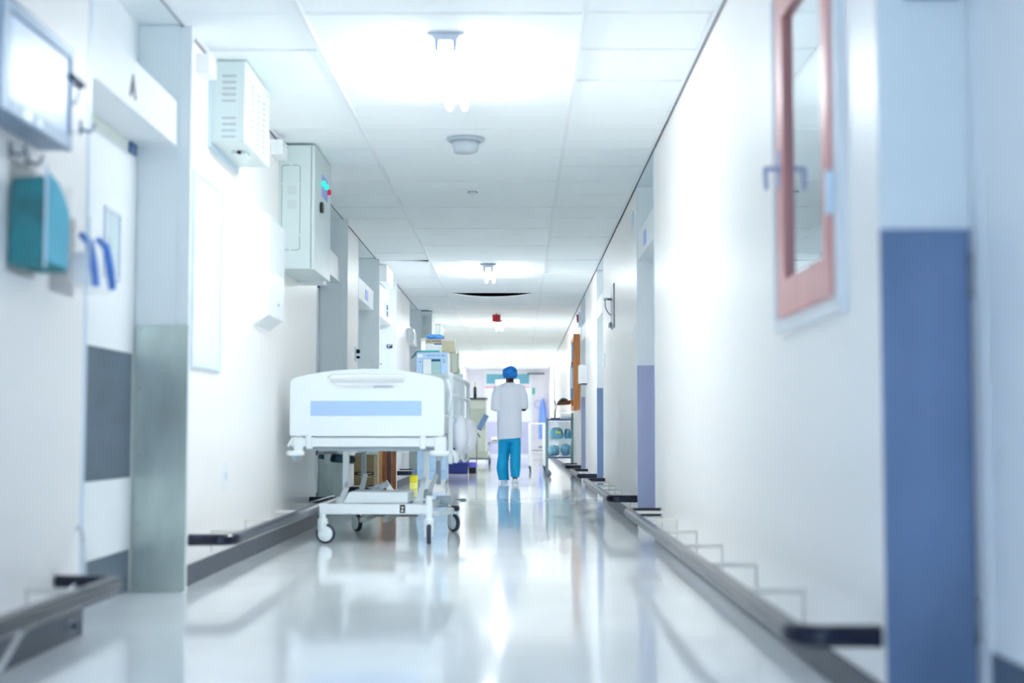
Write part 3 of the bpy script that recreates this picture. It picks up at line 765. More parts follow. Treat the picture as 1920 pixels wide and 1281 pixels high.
# lifting posts and arms
for x0, x1, y_ in ((-1.158,-1.119,9.30),(-.633,-.597,9.30),(-1.135,-1.103,10.02),(-.607,-.574,10.02)):
    MB().box(x0,x1,y_,y_+.035,.34 if x0 < -.7 else .335,.60).build('lift_post', 'bed_metal' if y_ < 9.5 else 'bed_grey', B, bevel=.003)
for pts in ([(-1.17,9.32,.245),(-1.115,9.32,.40)],[(-1.135,10.0,.27),(-1.10,10.02,.41)],[(-.665,9.32,.245),(-.62,9.32,.41)],[(-.66,10.0,.27),(-.60,10.02,.41)]):
    (xa,ya,za),(xb,yb3,zb) = pts
    m = MB(); d = Vector((xb-xa,0,zb-za)).normalized(); n_ = Vector((-d.z,0,d.x))*.019
    m.prism([(xa+n_.x,za+n_.z),(xa-n_.x,za-n_.z),(xb-n_.x*.8,zb-n_.z*.8),(xb+n_.x*.8,zb+n_.z*.8)], .03, 'y', ya-.02)
    m.build('lift_arm', 'bed_metal', B, bevel=.004)
    MB().lathe([(.03,-.03),(.03,.03)], (xa-.0,ya,za+.005), 16, 'x').build('pivot', 'bed_metal', B)
MB().tube([(-1.07,9.7,.275),(-.98,9.95,.325)], .016, 12).tube([(-1.0,9.9,.317),(-.955,10.0,.34)], .022, 12).build('gas_strut', 'bed_plastic', B)
MB().tube([(-1.27,9.6,.53),(-1.16,9.75,.515)], .03, 14).tube([(-1.34,9.5,.54),(-1.27,9.6,.53)], .016, 10).build('actuator', 'dark_teal', B)
MB().prism([(-1.31,.585),(-1.25,.585),(-1.275,.50),(-1.30,.495)], .03, 'y', 9.45).build('actuator_arm', 'bed_grey', B, bevel=.003)
MB().box(-1.30,-1.22,9.4,9.5,.56,.585).box(-1.12,-1.07,9.6,9.7,.545,.565).build('motor_mount', 'crate_grey', B, bevel=.003)
# base
MB().box(-1.264,-.62,9.02,9.06,.186,.25).build('base_bar', 'bed_metal', B, bevel=.004)
MB().box(-1.20,-.53,10.14,10.18,.17,.22).build('base_bar', 'bed_grey', B, bevel=.004)
sb = MB()
for xa, xb in ((-1.22,-1.16),(-.66,-.58)):
    sb.prism([(xa-.02,9.06),(xa+.02,9.06),(xb+.02,10.14),(xb-.02,10.14)], .045, 'z', .19)
sb.build('base_side', 'bed_metal', B, bevel=.003)
st = MB()
for x_ in (-1.0,-.86): st.box(x_-.02,x_+.02,9.1,9.9,.13,.16)
st.box(-1.06,-.72,9.88,9.93,.12,.15)
st.build('under_brace', 'crate_grey', B, bevel=.003)
tr = MB().prism([(-1.125,.25),(-.715,.25),(-.715,.318),(-1.09,.322)], .42, 'y', 9.12).build('base_cover', 'bed_plastic', B, bevel=.006)
MB().box(-.60,-.50,9.95,10.05,.205,.257).build('end_cover', 'bed_grey', B, bevel=.004)
sg = MB().box(-.753,-.719,9.0185,9.021,.194,.246).build('sticker', 'ink_black', B)
zz = MB()
zz.box(-.745,-.728,9.017,9.019,.228,.233).box(-.745,-.728,9.017,9.019,.203,.209)
zz.prism([(-.734,.228),(-.729,.228),(-.738,.209),(-.743,.209)], .002, 'y', 9.017)
zz.build('symbol', 'white_box', sg)
MB().tube([(-.60,9.06,.19),(-.545,9.4,.168),(-.505,9.8,.158),(-.49,9.98,.165)], .017, 12).build('brake_bar', 'bed_plastic', B)
MB().tube([(-.492,9.99,.172),(-.455,10.02,.17)], .02, 12).build('brake_tip', 'tyre', B)
MB().box(-.455,-.415,10.28,10.36,.202,.225).build('pedal', 'green_grey', B, bevel=.004)
MB().tube([(-.52,10.2,.20),(-.49,10.25,.225),(-.455,10.3,.215)], .006, 8).build('pedal_link', 'chrome', B)
def castor(x, y, ang, ztop, m='bed_plastic', dark=False):
    Rm = Matrix.Translation((x,y,0))@Matrix.Rotation(ang,4,'Z')
    h = MB(); h.lathe([(.028,.078),(.032,.083),(.032,.155),(.022,.16),(.022,ztop)], (0,0,0), 18)
    h.box(-.012,.03,-.028,-.019,.045,.14); h.box(-.012,.03,.019,.028,.045,.14)
    for v in h.bm.verts: v.co = Rm @ v.co
    cs = h.build('castor', m, B, bevel=.002)
    wl = MB(); wl.lathe([(.05,-.015),(.058,-.013),(.0625,-.006),(.0625,.006),(.058,.013),(.05,.015)], (.022,0,.0625), 32, 'y')
    for v in wl.bm.verts: v.co = Rm @ v.co
    wl.build('tyre', 'tyre', cs)
    hb = MB(); hb.lathe([(0,-.018),(.044,-.017),(.05,-.014),(.05,.014),(.044,.017),(0,.018)], (.022,0,.0625), 28, 'y')
    for v in hb.bm.verts: v.co = Rm @ v.co
    hb.build('wheel_hub', 'bed_plastic', cs)
castor(-1.245, 9.04, math.radians(-8), .19); castor(-.570, 9.04, math.radians(-86), .30)
castor(-1.19, 10.16, math.radians(-55), .18); castor(-.505, 10.16, math.radians(-50), .18)
MB().box(-.625,-.545,9.02,9.06,.19,.245).build('castor_bracket', 'bed_metal', B, bevel=.004)
# side rails
def siderail(x, dz):
    for y_, z_, r_ in ((9.17,1.072,.016),(9.2,.945,.014),(9.25,.78,.012)):
        MB().tube([(x,y_,z_-dz),(x,11.05,z_-dz)], r_, 12).build('side_rail', 'bed_plastic', B)
    for y_ in (9.18,9.8,10.42,11.04):
        MB().box(x-.014,x+.014,y_-.014,y_+.014,(.66 if dz else .50 if y_ < 10.5 else .60),1.075-dz).build('rail_post', 'bed_metal', B, bevel=.004)
siderail(-.445, 0)
siderail(-1.425, .10)
MB().tube([(-.462,9.10,1.04),(-.452,9.10,1.0),(-.438,9.10,.95),(-.446,9.10,.90),(-.452,9.12,.82)], .010, 10).build('grab_loop', 'bed_plastic', B)
MB().tube([(-.435,9.1,.585),(-.415,9.1,.57),(-.405,9.1,.53),(-.407,9.1,.508)], .0135, 12).build('release_lever', 'bed_plastic', B)
B.rotation_euler.z = math.radians(-1.4)
# bag on the side rail
def blob(c, r, n=18, m=12, seed=0, sq=1.):
    rnd = random.Random(seed); ph = [rnd.uniform(0,6.28) for _ in range(4)]
    rings = []
    for i in range(m+1):
        th = PI*(.02+.96*i/m); ring = []
        for j in range(n):
            a = 2*PI*j/n
            w_ = 1+.05*math.sin(3*a+ph[0]+3*th)+.04*math.sin(5*a+ph[1])+.04*math.sin(4*th+ph[2]+a)
            s_ = abs(math.sin(th))**sq
            ring.append((c[0]+r[0]*w_*s_*math.cos(a), c[1]+r[1]*w_*s_*math.sin(a), c[2]+r[2]*math.cos(th)))
        rings.append(ring)
    return rings
t = thing('linen_bag', (-.36, 9.75, .55), 'white plastic bag hanging from the right side rail of the bed', 'bag')
MB().loft(blob((-.392,9.52,.69),(.055,.13,.125),seed=2)).build('bag_body', 'poly_bag', t, smooth=True)
MB().loft(blob((-.36,9.9,.678),(.075,.16,.125),seed=5)).build('bag_body', 'poly_bag', t, smooth=True)
MB().box(-.425,-.415,9.36,10.05,.765,.795).build('top_strap', 'cart_edge', t, bevel=.004)
MB().tube([(-.40,9.5,.60),(-.385,9.5,.53),(-.37,9.6,.505),(-.35,9.75,.52),(-.345,9.78,.60)], .005, 8).tube([(-.41,9.45,.58),(-.405,9.45,.54),(-.395,9.47,.53)], .007, 8).build('drain_tube', 'bed_plastic', t)
# wire leaning on the left rail
tag(MB().tube([(-1.36,9.33,.245),(-1.35,9.62,.247),(-1.315,10.15,.252),(-1.352,10.18,.31),(-1.43,10.2,.425),(-1.436,10.2,.435),(-1.425,10.2,.44)], .0055, 8).build('bent_rod', 'chrome'), 'thin bent metal rod leaning by the left bumper rail behind the bed', 'rod')

tag(MB().tube([(-1.50,4.83,.375),(-1.49,4.835,.385),(-1.482,4.84,.372),(-1.478,4.845,.345),(-1.47,4.85,.21),(-1.43,4.4,.185),(-1.37,3.95,.15),(-1.335,3.62,.065),(-1.33,3.55,.012)], .0065, 8).build('bent_rod', 'chrome'), 'thin bent metal rod behind the bumper rail in the left foreground', 'rod')
t = thing('door_stop', (-1.515, 4.84, .05), 'round metal stop on the dark skirting in the left foreground', 'stop')
MB().lathe([(.018,0),(.018,.006),(.012,.010),(0,.010)], (-1.518,4.84,.052), 16, 'x').build('base', 'grey_metal', t)
MB().lathe([(.010,.009),(.010,.022),(.006,.026),(0,.026)], (-1.518,4.84,.052), 12, 'x').build('buffer', 'dark_teal', t)

# ------------------------------------------------------------------ clutter beyond the bed
t = thing('carton', (-1.36, 12.75, .232), 'brown cardboard carton on the short rail seen under the bed', 'carton')
MB().box(-1.46,-1.283,12.62,12.95,.233,.50).build('carton_body', 'cardboard', t, bevel=.003)
MB().box(-1.455,-1.285,12.6175,12.621,.325,.352).build('printed_band', 'ink_black', t)
MB().box(-1.42,-1.30,12.6165,12.619,.334,.342).box(-1.405,-1.30,12.6165,12.619,.302,.308).build('lettering', 'cardboard_pale', t)
for i, (xa, xb, mm, lb, ht) in enumerate(((-1.680,-1.636,'brown_light','light brown plank seen under the bed, leftmost of four upright planks',1.14),
        (-1.623,-1.585,'brown_mid','mid brown plank under the bed, right of the light brown plank',1.15),
        (-1.577,-1.527,'brown_dark','darkest brown plank under the bed, wider and third from the left',1.15),
        (-1.514,-1.468,'brown_mid','mid brown plank under the bed, rightmost of four upright planks',1.13))):
    tag(MB().box(xa,xb,17.03,17.07,0.0,ht).build('wooden_plank', mm, bevel=.002), lb, 'plank', 'upright planks behind the bed')
tag(MB().box(-1.712,-1.46,17.073,17.079,0.001,1.17).build('white_board', 'white_box'), 'thin white board standing behind the four upright brown planks', 'board')
tag(MB().prism([(-1.57,.001),(-1.47,.001),(-1.57,.14)], .05, 'y', 16.9).build('white_wedge', 'white_box', bevel=.002), 'small white wedge on the floor before the upright planks', 'wedge')
t = thing('sharps_bin', (-1.30, 17.7, 0), 'yellow bin on the floor behind the bed', 'bin')
MB().box(-1.35,-1.262,17.64,17.80,0.001,.085).build('base', 'yellow_pale', t, bevel=.006)
MB().box(-1.352,-1.26,17.638,17.802,.087,.165).build('lid', 'yellow', t, bevel=.006)

# blue machine
A = thing('medical_machine', (-1.12, 18.7, 0), 'tall pale blue medical machine with a screen standing behind the bed', 'machine')
ym = 18.40
MB().box(-1.315,-.935,ym+.02,18.95,.09,.62).build('cabinet', 'cart_blue', A, bevel=.006)
MB().box(-1.29,-.95,ym+.005,ym+.022,.20,.208).box(-1.29,-.95,ym+.005,ym+.022,.41,.416).build('drawer_gap', 'cart_edge', A)
MB().box(-1.10,-1.03,ym+.012,ym+.021,.48,.55).box(-1.24,-1.20,ym+.012,ym+.021,.47,.56).build('label_plate', 'white_box', A)
MB().box(-1.30,-.95,ym+.06,18.93,.62,1.30).build('body', 'cart_blue', A, bevel=.006)
hd = MB().box(-1.325,-.925,ym,18.9,1.25,1.735).build('head_unit', 'cart_blue', A, bevel=.008)
MB().box(-1.255,-1.005,ym-.003,ym+.001,1.38,1.655).build('screen_bezel', 'cart_edge', hd)
MB().box(-1.16,-1.02,ym-.005,ym-.002,1.40,1.635).build('screen', 'screen_teal', hd)
MB().box(-1.14,-1.02,ym-.007,ym-.004,1.615,1.645).build('screen_bar', 'screen_navy', hd)
MB().box(-1.24,-1.135,ym-.012,ym-.005,1.36,1.645).build('paper_note', 'paper', hd)
MB().box(-1.315,-1.245,ym-.003,ym+.001,1.67,1.71).build('badge', 'white_box', hd)
text('lettering', 'OHTME  EYE 200T', .036, 'tray_blue', hd, (-1.07, ym-.002, 1.69), 'cam', .83)
kn = MB()
for x_, z_ in ((-.975,1.64),(-.975,1.62),(-.978,1.60),(-.958,1.61),(-1.29,1.61),(-1.275,1.61)): kn.lathe([(.006,0),(.006,-.008)], (x_,ym,z_), 8, 'y')
kn.build('knob', 'dark_teal', hd)
MB().box(-.93,-.905,ym+.01,18.8,1.30,1.73).build('side_panel', 'white_box', A, bevel=.008)
MB().tube([(-1.31,ym+.03,1.748),(-1.03,ym+.03,1.748)], .012, 10).build('top_edge', 'teal_plastic', A)
MB().tube([(-1.30,ym+.03,1.748),(-1.335,ym+.01,1.735),(-1.375,ym,1.67)], .012, 10).tube([(-1.335,ym-.02,1.71),(-1.39,ym-.02,1.655)], .014, 10).build('hose', 'green_hose', A)
for x_, y_ in ((-1.27,18.5),(-.96,18.45),(-1.27,18.88),(-.96,18.88)):
    wv = MB().lathe([(.02,-.012),(.05,-.012),(.05,.012),(.02,.012)], (x_,y_,.05), 20, 'x')
    o = wv.build('castor', 'bed_plastic', A)
    MB().lathe([(.0,.013),(.022,.013),(.022,.02),(0,.02)], (x_,y_,.05), 12, 'x').build('axle', 'dark_teal', o)
    MB().box(x_-.018,x_+.018,y_-.02,y_+.02,.06,.092).build('fork', 'grey_metal', o)
t = thing('supply_box', (-1.1, 18.6, 1.736), 'white box with a purple stripe on top of the blue machine', 'box')
MB().box(-1.218,-1.0,18.46,18.72,1.737,1.91).build('carton_body', 'paper', t, bevel=.003)
MB().box(-1.216,-1.002,18.4575,18.461,1.85,1.908).build('print_panel', 'cardboard_pale', t)
MB().box(-1.10,-1.005,18.456,18.459,1.838,1.852).build('stripe', 'purple', t)
text('lettering', 'UVL  PREMIERE', .03, 'ink_black', t, (-1.105, 18.4555, 1.882), 'cam', .9)
t = thing('cardboard_box', (-.9, 18.6, 1.736), 'plain beige cardboard box beside the purple striped box', 'box')
MB().box(-.998,-.83,18.45,18.70,1.737,1.885).build('carton_body', 'cardboard_pale', t, bevel=.003)
MB().prism([(-.835,1.88),(-.822,1.925),(-.818,1.925),(-.828,1.76)], .22, 'y', 18.41).build('flap', 'paper', t)
b = MB().loft(blob((-1.10,18.58,1.945),(.115,.07,.035),seed=9,sq=.7))
tag(b.build('crumpled_pack', 'pack_blue'), 'crumpled blue plastic pack on top of the striped box', 'pack')

# crates
t = thing('storage_crate', (-1.02, 24.1, 0), 'dark navy crate on the floor under the hanging bag', 'crate')
MB().box(-1.19,-.865,24.0,24.4,0,.19).build('tub', 'navy', t, bevel=.02)
MB().box(-1.20,-.855,23.99,24.41,.18,.205).build('rim', 'violet_blue', t, bevel=.008)
tag(MB().box(-1.18,-.865,24.02,24.38,.2065,.35).build('grey_case', 'crate_grey', bevel=.01), 'grey case stacked on the dark navy crate', 'case')
tag(MB().box(-1.15,-1.02,24.05,24.3,.3505,.44).build('navy_bag', 'navy', bevel=.02), 'small navy pack on top of the grey case', 'pack')
t = thing('step_stool', (-.78, 24.3, 0), 'small violet-blue step box on the floor right of the navy crate', 'step')
MB().box(-.845,-.725,24.1,24.4,.0,.10).build('base', 'black_plastic', t, bevel=.01)
MB().box(-.852,-.715,24.08,24.42,.10,.19).build('top', 'violet_blue', t, bevel=.015)
# cream trolley
t = thing('equipment_cabinet', (-.87, 30.7, 0), 'cream equipment cabinet with a black top on castors mid-corridor', 'cabinet')
MB().box(-1.08,-.70,30.4,31.0,.14,1.40).build('carcass', 'cream', t, bevel=.01)
MB().box(-1.07,-.71,30.39,30.405,.75,1.2).build('upper_panel', 'cream_edge', t, bevel=.004)
MB().box(-1.13,-.68,30.35,31.05,1.40,1.43).build('top_plate', 'dark_teal', t, bevel=.004)
MB().box(-1.13,-.60,30.3,31.05,.12,.145).build('base_plate', 'dark_teal', t, bevel=.004)
MB().box(-.82,-.66,30.3,30.42,.145,.29).build('lower_box', 'cream_edge', t, bevel=.006)
for x_, y_ in ((-1.10,30.36),(-.63,30.36),(-1.10,30.98),(-.63,30.98)):
    o = MB().lathe([(.02,-.014),(.05,-.014),(.05,.014),(.02,.014)], (x_,y_,.05), 18, 'x').build('castor', 'dark_teal', t)
    MB().box(x_-.02,x_+.02,y_-.02,y_+.02,.075,.125).build('fork', 'grey_metal', o)
t = thing('dark_bottle', (-.95, 30.6, 1.43), 'dark bottle standing on the black cabinet top', 'bottle')
MB().lathe([(0,.0005),(.035,.0005),(.035,.20),(.028,.235),(.012,.25),(0,.25)], (-.945,30.6,1.43), 16).build('body', 'dark_teal', t)
MB().lathe([(.012,.245),(.012,.30),(.006,.34),(0,.34)], (-.945,30.6,1.43), 12).build('nozzle', 'yellow_pale', t)
t = thing('monitor_stand', (-.8, 26.9, 0), 'tilted dark blue panel on a thin stand before the cream cabinet', 'stand')
MB().tube([(-.80,26.9,.02),(-.80,26.9,.70)], .012, 10).build('pole', 'grey_metal', t)
MB().lathe([(0,0.001),(.15,.001),(.15,.02),(.03,.035),(0,.035)], (-.80,26.9,0), 24).build('base', 'cream_edge', t)
MB().box(-.86,-.70,26.85,26.95,.70,.78).build('bracket', 'white_box', t, bevel=.01)
Rm = Matrix.Translation((-.69,26.85,.87))@Matrix.Rotation(math.radians(28),4,'Y')@Matrix.Rotation(math.radians(-15),4,'X')
MB().box(-.05,.05,-.12,.0,-.15,.15, Rm).build('panel', 'tray_blue', t, bevel=.006)
MB().tube([(-.80,26.87,.68),(-.82,26.86,.6),(-.80,26.86,.55)], .014, 8).tube([(-.79,26.87,.69),(-.74,26.86,.62),(-.73,26.86,.60)], .01, 8).build('cable', 'black_plastic', t)
# low trolley far behind the person
t = thing('low_trolley', (-.45, 36.5, 0), 'low grey trolley far away left of the walking person', 'trolley')
MB().box(-.80,-.20,36.2,37.4,.42,.46).build('deck', 'grey_metal', t, bevel=.008)
MB().box(-.78,-.22,36.25,37.3,.25,.29).build('shelf', 'kick_lav', t, bevel=.008)
for x_ in (-.77,-.23):
    for y_ in (36.25,37.35):
        MB().tube([(x_,y_,.06),(x_,y_,.44)], .014, 8).build('leg', 'chrome', t)
        MB().lathe([(.01,-.012),(.05,-.012),(.05,.012),(.01,.012)], (x_,y_,.05), 16, 'x').build('castor', 'grey_metal', t)
tag(MB().loft(blob((-.62,36.5,.52),(.10,.12,.058),seed=3)).build('white_bundle', 'linen'), 'white bundle lying on the low grey trolley', 'bundle')
tag(MB().box(-.42,-.33,36.4,36.6,.461,.55).build('black_device', 'black_plastic', bevel=.01), 'small black device on the low grey trolley', 'device')
tag(MB().box(-.55,-.33,36.3,36.9,.291,.33).build('pink_pad', 'pink_red', bevel=.01), 'pink pad on the lower shelf of the low grey trolley', 'pad')
# white frame trolley by the person
t = thing('frame_trolley', (.3, 25.3, 0), 'slim white framed trolley standing just right of the walking person', 'trolley')
for x_, y_ in ((.185,24.75),(.44,24.75),(.185,25.7),(.44,25.7)):
    MB().tube([(x_,y_,.10),(x_,y_,.86)], .016, 10).build('leg', 'white_box', t)
    o = MB().lathe([(.012,-.012),(.045,-.012),(.045,.012),(.012,.012)], (x_+.015,y_,.046), 16, 'x').build('castor', 'dark_teal', t)
    MB().box(x_-.012,x_+.016,y_-.016,y_+.016,.06,.115).build('fork', 'dark_teal', o)
MB().tube([(.185,24.75,.85),(.44,24.75,.85)], .012, 10).tube([(.185,25.7,.85),(.44,25.7,.85)], .012, 10).tube([(.185,24.75,.85),(.185,25.7,.85)], .012, 10).tube([(.44,24.75,.85),(.44,25.7,.85)], .012, 10).build('top_rail', 'white_box', t)
MB().box(.18,.445,24.74,25.71,.34,.355).build('shelf', 'white_trim', t, bevel=.004)

# blue bag trolley on the right
T = thing('wire_trolley', (.63, 22.6, 0), 'steel trolley with clear shelves on the right, before the end wall', 'trolley')
xa, xb, ya, yb4 = .44, .845, 22.4, 22.85
for x_, y_ in ((xa,ya),(xb,ya),(xa,yb4),(xb,yb4)):
    MB().tube([(x_,y_,.10),(x_,y_,.93)], .017, 10).build('post', 'cart_steel', T)
    o = MB().lathe([(.012,-.014),(.05,-.014),(.05,.014),(.012,.014)], (x_+.02,y_,.051), 18, 'y').build('castor', 'grey_metal', T)
    MB().prism([(x_-.02,.12),(x_+.02,.12),(x_+.035,.05),(x_+.01,.045)], .036, 'y', y_-.018).build('fork', 'cart_steel', o)
MB().box(xa,xb,ya,yb4,.88,.905).build('top_tray', 'tray_blue', T, bevel=.004)
MB().box(xa,xb,ya,yb4,.56,.568).box(xa,xb,ya+.0,ya+.006,.568,.60).build('middle_shelf', 'clear_plastic', T)
MB().box(xa,xb,ya,yb4,.29,.315).build('bottom_shelf', 'tray_blue', T, bevel=.004)
MB().box(xa+.02,xb-.02,yb4-.006,yb4-.002,.32,.87).build('back_sheet', 'clear_plastic', T)
MB().tube([(xb,ya,.93),(xb,ya,1.0),(xb,yb4,1.0),(xb,yb4,.93)], .013, 10).build('push_handle', 'cart_steel', T)
for c_, r_, sd, lb in (((.592,22.6,.676),(.115,.16,.098),11,'blue wrapped pack with a yellow label on the middle trolley shelf'),((.772,22.62,.668),(.058,.14,.09),12,'smaller blue pack at the right of the middle trolley shelf'),
                   ((.555,22.6,.41),(.092,.16,.085),13,'blue wrapped pack on the bottom trolley shelf, left one'),((.743,22.6,.42),(.08,.16,.095),14,'blue wrapped pack on the bottom trolley shelf, right one')):
    p = thing('wrapped_pack', (c_[0],c_[1],c_[2]-r_[2]), lb, 'pack', 'blue packs on the trolley')
    MB().loft(blob(c_, r_, seed=sd, sq=.6)).build('wrap', 'bag_blue', p)
    if sd == 11:
        MB().box(.585,.655,22.425,22.452,.685,.715).build('yellow_label', 'yellow', p)
t = thing('instrument_case', (.74, 22.6, .906), 'white clear-lidded case on top of the steel trolley', 'case')
MB().box(.66,.83,22.45,22.75,.906,.945).build('base', 'white_box', t, bevel=.006)
MB().box(.665,.825,22.455,22.745,.945,.985).build('lid', 'clear_plastic', t, bevel=.006)
t = thing('drip_cord', (.56, 22.5, .906), 'dark cord on a thin pole rising from the left of the steel trolley', 'cord')
MB().tube([(.56,22.48,.907),(.56,22.48,1.75)], .005, 8).build('pole', 'grey_metal', t)
MB().tube([(.565,22.47,1.2),(.59,22.46,1.1),(.57,22.465,1.0),(.575,22.465,.95),(.56,22.465,.915)], .008, 8).build('cord', 'dark_teal', t)
MB().box(.50,.65,22.43,22.53,.9065,.925).build('base', 'dark_teal', t, bevel=.004)

# ------------------------------------------------------------------ the person
PX, PY = -.129, 19.65
W = thing('person', (PX, PY, 0), 'person in blue cap, white coat and turquoise trousers walking away down the corridor', 'person')
def Q(x, y, z): return (PX+x, PY+y, z)
def tub(m, pts, r, n=14): m.tube([Q(*p) for p in pts], r, n)
def ell(x, y, z, rx, ry, n=28, f=0., ph=0., kk=7, tilt=0.):
    return [Q(x+rx*math.cos(a)*(1+f*math.sin(kk*a+ph)), y+ry*math.sin(a)*(1+f*math.sin(kk*a+ph)), z+tilt*math.cos(a)) for a in [2*PI*k/n for k in range(n)]]
b = MB()
# trunk
b.loft([ell(0,.0,.80,.12,.09), ell(0,0,.88,.155,.105), ell(0,.0,1.0,.14,.095), ell(0,.01,1.12,.15,.10), ell(0,.005,1.25,.150,.095), ell(0,0,1.31,.12,.075), ell(0,0,1.36,.075,.06), ell(.003,.01,1.40,.056,.056), ell(.004,.02,1.47,.054,.056)])
# head
b.loft([ell(.005,.03,1.40,.03,.045), ell(.005,.035,1.425,.05,.07), ell(.005,.03,1.46,.064,.085), ell(.005,.025,1.51,.074,.095), ell(.005,.02,1.555,.071,.092), ell(.005,.015,1.585,.055,.07), ell(.005,.012,1.60,.025,.035)])
b.tube([Q(.005,.115,1.52), Q(.005,.135,1.49), Q(.005,.118,1.482)], [.008,.013,.010], 8)          # nose
for s in (-1,1):
    b.tube([Q(.005+s*.072,.012,1.525), Q(.005+s*.082,.006,1.51), Q(.005+s*.075,.012,1.475)], [.008,.012,.007], 8)   # ears
    # arm: shoulder, elbow, wrist
    tub(b, [(s*.10,0,1.31),(s*.15,-.008,1.275),(s*.18,-.022,1.17),(s*.198,-.03,1.03)], [.045,.046,.042,.037])
    tub(b, [(s*.198,-.03,1.03),(s*.195,.06,1.03),(s*.165,.16,1.07),(s*.14,.215,1.10)], [.040,.041,.033,.026])
    hx, hy, hz = s*.14, .215, 1.10
    tub(b, [(hx,hy,hz),(hx-s*.012,hy+.045,hz+.012),(hx-s*.024,hy+.085,hz+.018)], [.026,.034,.030], 10)
    for k, (dx, ln) in enumerate(((-.027,.060),(-.009,.070),(.009,.066),(.026,.052))):
        fx, fy, fz = hx-s*.024+dx, hy+.085, hz+.018
        tub(b, [(fx,fy,fz),(fx-s*.004,fy+ln*.45,fz+.002),(fx-s*.010,fy+ln*.75,fz-.016),(fx-s*.012,fy+ln*.8,fz-.036)], [.0095,.009,.0085,.007], 8)
    tub(b, [(hx-s*.025,hy+.02,hz+.015),(hx-s*.055,hy+.05,hz+.026),(hx-s*.06,hy+.085,hz+.022)], [.012,.0105,.008], 8)
# legs
tub(b, [(-.075,0,.86),(-.08,.03,.66),(-.082,.05,.46),(-.085,.045,.30),(-.078,.06,.10),(-.073,.07,.05)], [.070,.062,.052,.052,.036,.035])
tub(b, [(.075,0,.86),(.078,.01,.66),(.076,.0,.46),(.078,-.05,.30),(.076,-.08,.12),(.076,-.075,.06)], [.070,.062,.052,.052,.036,.035])
body = b.build('body', 'skin', W, smooth=True)
rm = body.modifiers.new('remesh','REMESH'); rm.mode = 'VOXEL'; rm.voxel_size = .0065; rm.use_smooth_shade = True
sm = body.modifiers.new('smooth','SMOOTH'); sm.iterations = 3; sm.factor = .5
for s in (-1,1):
    e = MB().lathe([(0,-.009),(.007,-.006),(.009,0),(.007,.006),(0,.009)], Q(.005+s*.03,.106,1.52), 10).build('eye', 'eye_white', W, smooth=True)
MB().tube([Q(-.018,.112,1.447), Q(.005,.119,1.450), Q(.028,.112,1.447)], [.003,.006,.003], 8).build('mouth', 'brown_dark', W)
# cap
cp = MB(); rings = []
for i, (z_, r_) in enumerate(((1.445,.080),(1.452,.090),(1.48,.099),(1.52,.103),(1.555,.098),(1.585,.082),(1.605,.052),(1.613,.018))):
    rings.append([Q(.005+r_*math.cos(a)*(1+.02*math.sin(11*a+i)), -.002+r_*1.08*math.sin(a)*(1+.025*math.sin(9*a+2*i)), z_+(.055*max(0,math.sin(a)) if i < 2 else .03*max(0,math.sin(a)) if i == 2 else 0)) for a in [2*PI*k/40 for k in range(40)]])
cp.loft(rings)
cap = cp.build('cap', 'cap_blue', W, smooth=True)
# coat
ct = MB()
hz = .617
ct.loft([ell(.0,.015,hz-.006,.172,.132,40,.025,.3,9,.012), ell(-.002,.012,.72,.170,.132,40,.022,.5,9), ell(-.003,.01,.85,.170,.128,40,.016,.9,8), ell(-.003,.005,1.0,.170,.120,40,.012,1.5,7),
         ell(-.002,0,1.12,.175,.125,40,.008,2,7), ell(0,0,1.24,.185,.120,40,.004), ell(0,0,1.31,.170,.105,40), ell(0,0,1.35,.12,.085,40), ell(0,.002,1.385,.075,.07,40)])
for s in (-1,1):
    tub(ct, [(s*.09,0,1.325),(s*.155,-.005,1.29),(s*.182,-.02,1.20),(s*.196,-.028,1.10),(s*.200,-.032,1.03),(s*.200,-.032,1.02-.02*(s < 0))], [.055,.066,.066,.062,.060,.058], 18)
coat = ct.build('coat', 'coat_white', W, smooth=True)
rm = coat.modifiers.new('remesh','REMESH'); rm.mode = 'VOXEL'; rm.voxel_size = .008; rm.use_smooth_shade = True
sm = coat.modifiers.new('smooth','SMOOTH'); sm.iterations = 4; sm.factor = .5
# trousers
tr = MB()
tr.loft([ell(0,.005,.57,.152,.096,32), ell(0,.005,.70,.145,.10,32), ell(0,0,.86,.135,.095,32)])
def leg(xs):
    tr.loft([[Q(x+rx*math.cos(a)*(1+.03*math.sin(5*a+z*20)), y+ry*math.sin(a)*(1+.03*math.sin(6*a+z*31)), z) for a in [2*PI*k/24 for k in range(24)]] for x, y, z, rx, ry in xs])
leg([(-.070,.005,.66,.074,.092),(-.076,.03,.56,.080,.095),(-.080,.05,.42,.078,.09),(-.092,.04,.30,.080,.09),(-.098,.045,.20,.084,.095),(-.088,.06,.10,.076,.09),(-.078,.065,.042,.074,.09)])
leg([(.072,.005,.66,.074,.092),(.078,.01,.56,.079,.095),(.078,.0,.42,.074,.09),(.080,-.05,.30,.072,.085),(.080,-.075,.20,.072,.085),(.078,-.08,.13,.064,.08),(.076,-.075,.085,.060,.078)])
trs = tr.build('trousers', 'scrub', W, smooth=True)
rm = trs.modifiers.new('remesh','REMESH'); rm.mode = 'VOXEL'; rm.voxel_size = .007; rm.use_smooth_shade = True
sm = trs.modifiers.new('smooth','SMOOTH'); sm.iterations = 2; sm.factor = .5
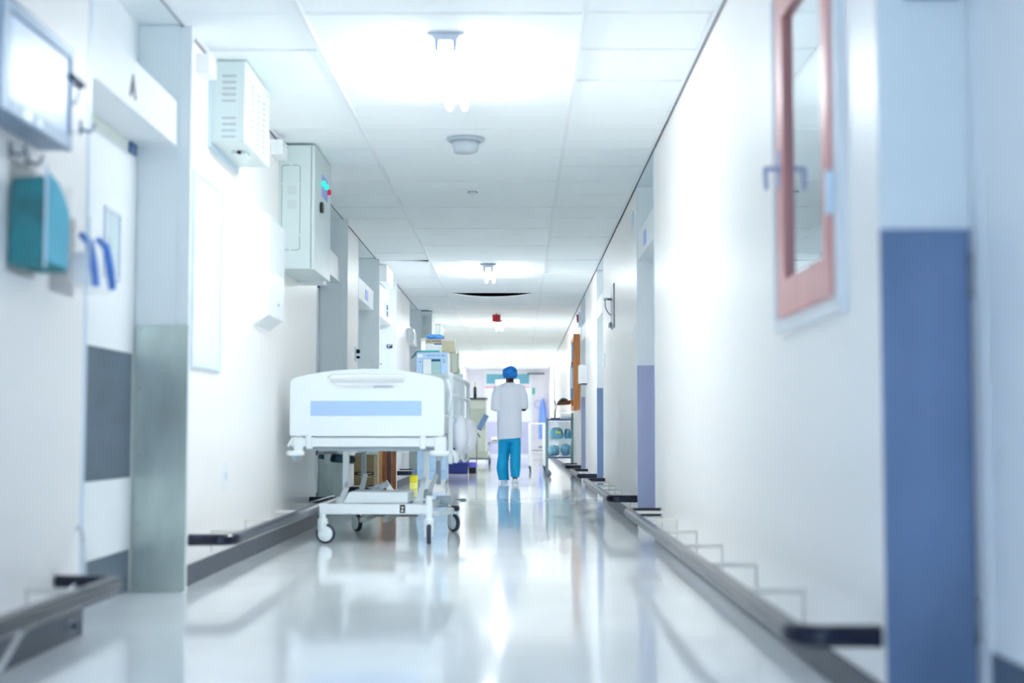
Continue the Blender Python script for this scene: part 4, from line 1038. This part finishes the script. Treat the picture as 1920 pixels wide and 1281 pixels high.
for x_, y_ in ((-.073,.08),(.076,-.06)):
    m = MB(); rings = []
    for yo, rx, zt in ((-.085,.030,.045),(-.07,.042,.07),(-.02,.044,.075),(.05,.044,.06),(.11,.047,.048),(.16,.040,.035),(.18,.022,.025)):
        rings.append([Q(x_+rx*math.cos(a), y_+yo, max(.016,.018+(zt-.018)*max(0,math.sin(a))) if math.sin(a) > 0 else .016) for a in [2*PI*k/16 for k in range(16)]])
    m.loft(rings); sh = m.build('shoe', 'shoe', W, smooth=True)
    ol = [Q(x_+p[0], y_+p[1], 0)[:2] for p in ((-.034,-.09),(.034,-.09),(.046,-.02),(.05,.10),(.038,.17),(0,.19),(-.038,.17),(-.05,.10),(-.046,-.02))]
    MB().prism(ol, .017, 'z', .001).build('sole', 'paper', sh, bevel=.003)

# ------------------------------------------------------------------ daylight from the open end behind, world
wd = bpy.data.worlds.new('World'); S.world = wd; wd.use_nodes = True
bg = wd.node_tree.nodes['Background']; bg.inputs['Color'].default_value = (.53,.72,1.0,1); bg.inputs['Strength'].default_value = 2.1
po = bpy.data.lights.new('daylight_portal', 'AREA'); po.shape = 'RECTANGLE'; po.size = XR-XL; po.size_y = H; po.cycles.is_portal = True
pob = bpy.data.objects.new('daylight_portal', po); C.objects.link(pob); pob.location = ((XL+XR)/2, YB+.01, H/2); pob.rotation_euler = (PI/2,0,0)

# ------------------------------------------------------------------ camera
cd = bpy.data.cameras.new('camera'); cd.lens = 50; cd.sensor_width = 36; cd.clip_end = 200
cd.dof.use_dof = True; cd.dof.focus_distance = 14.0; cd.dof.aperture_fstop = 1.5
cam = bpy.data.objects.new('camera', cd); C.objects.link(cam); cam.location = (0,0,.705)
cam.rotation_euler = (PI/2+math.radians(3.637), 0, math.radians(.279))
S.camera = cam

S.view_settings.view_transform = 'Standard'; S.view_settings.look = 'None'; S.view_settings.gamma = 1; S.view_settings.use_curve_mapping = False
S.view_settings.exposure = 0.68
cy = S.cycles
cy.max_bounces = 24; cy.diffuse_bounces = 20; cy.glossy_bounces = 6; cy.transparent_max_bounces = 12
cy.use_denoising = True; cy.sample_clamp_indirect = 10; cy.caustics_reflective = False; cy.caustics_refractive = False
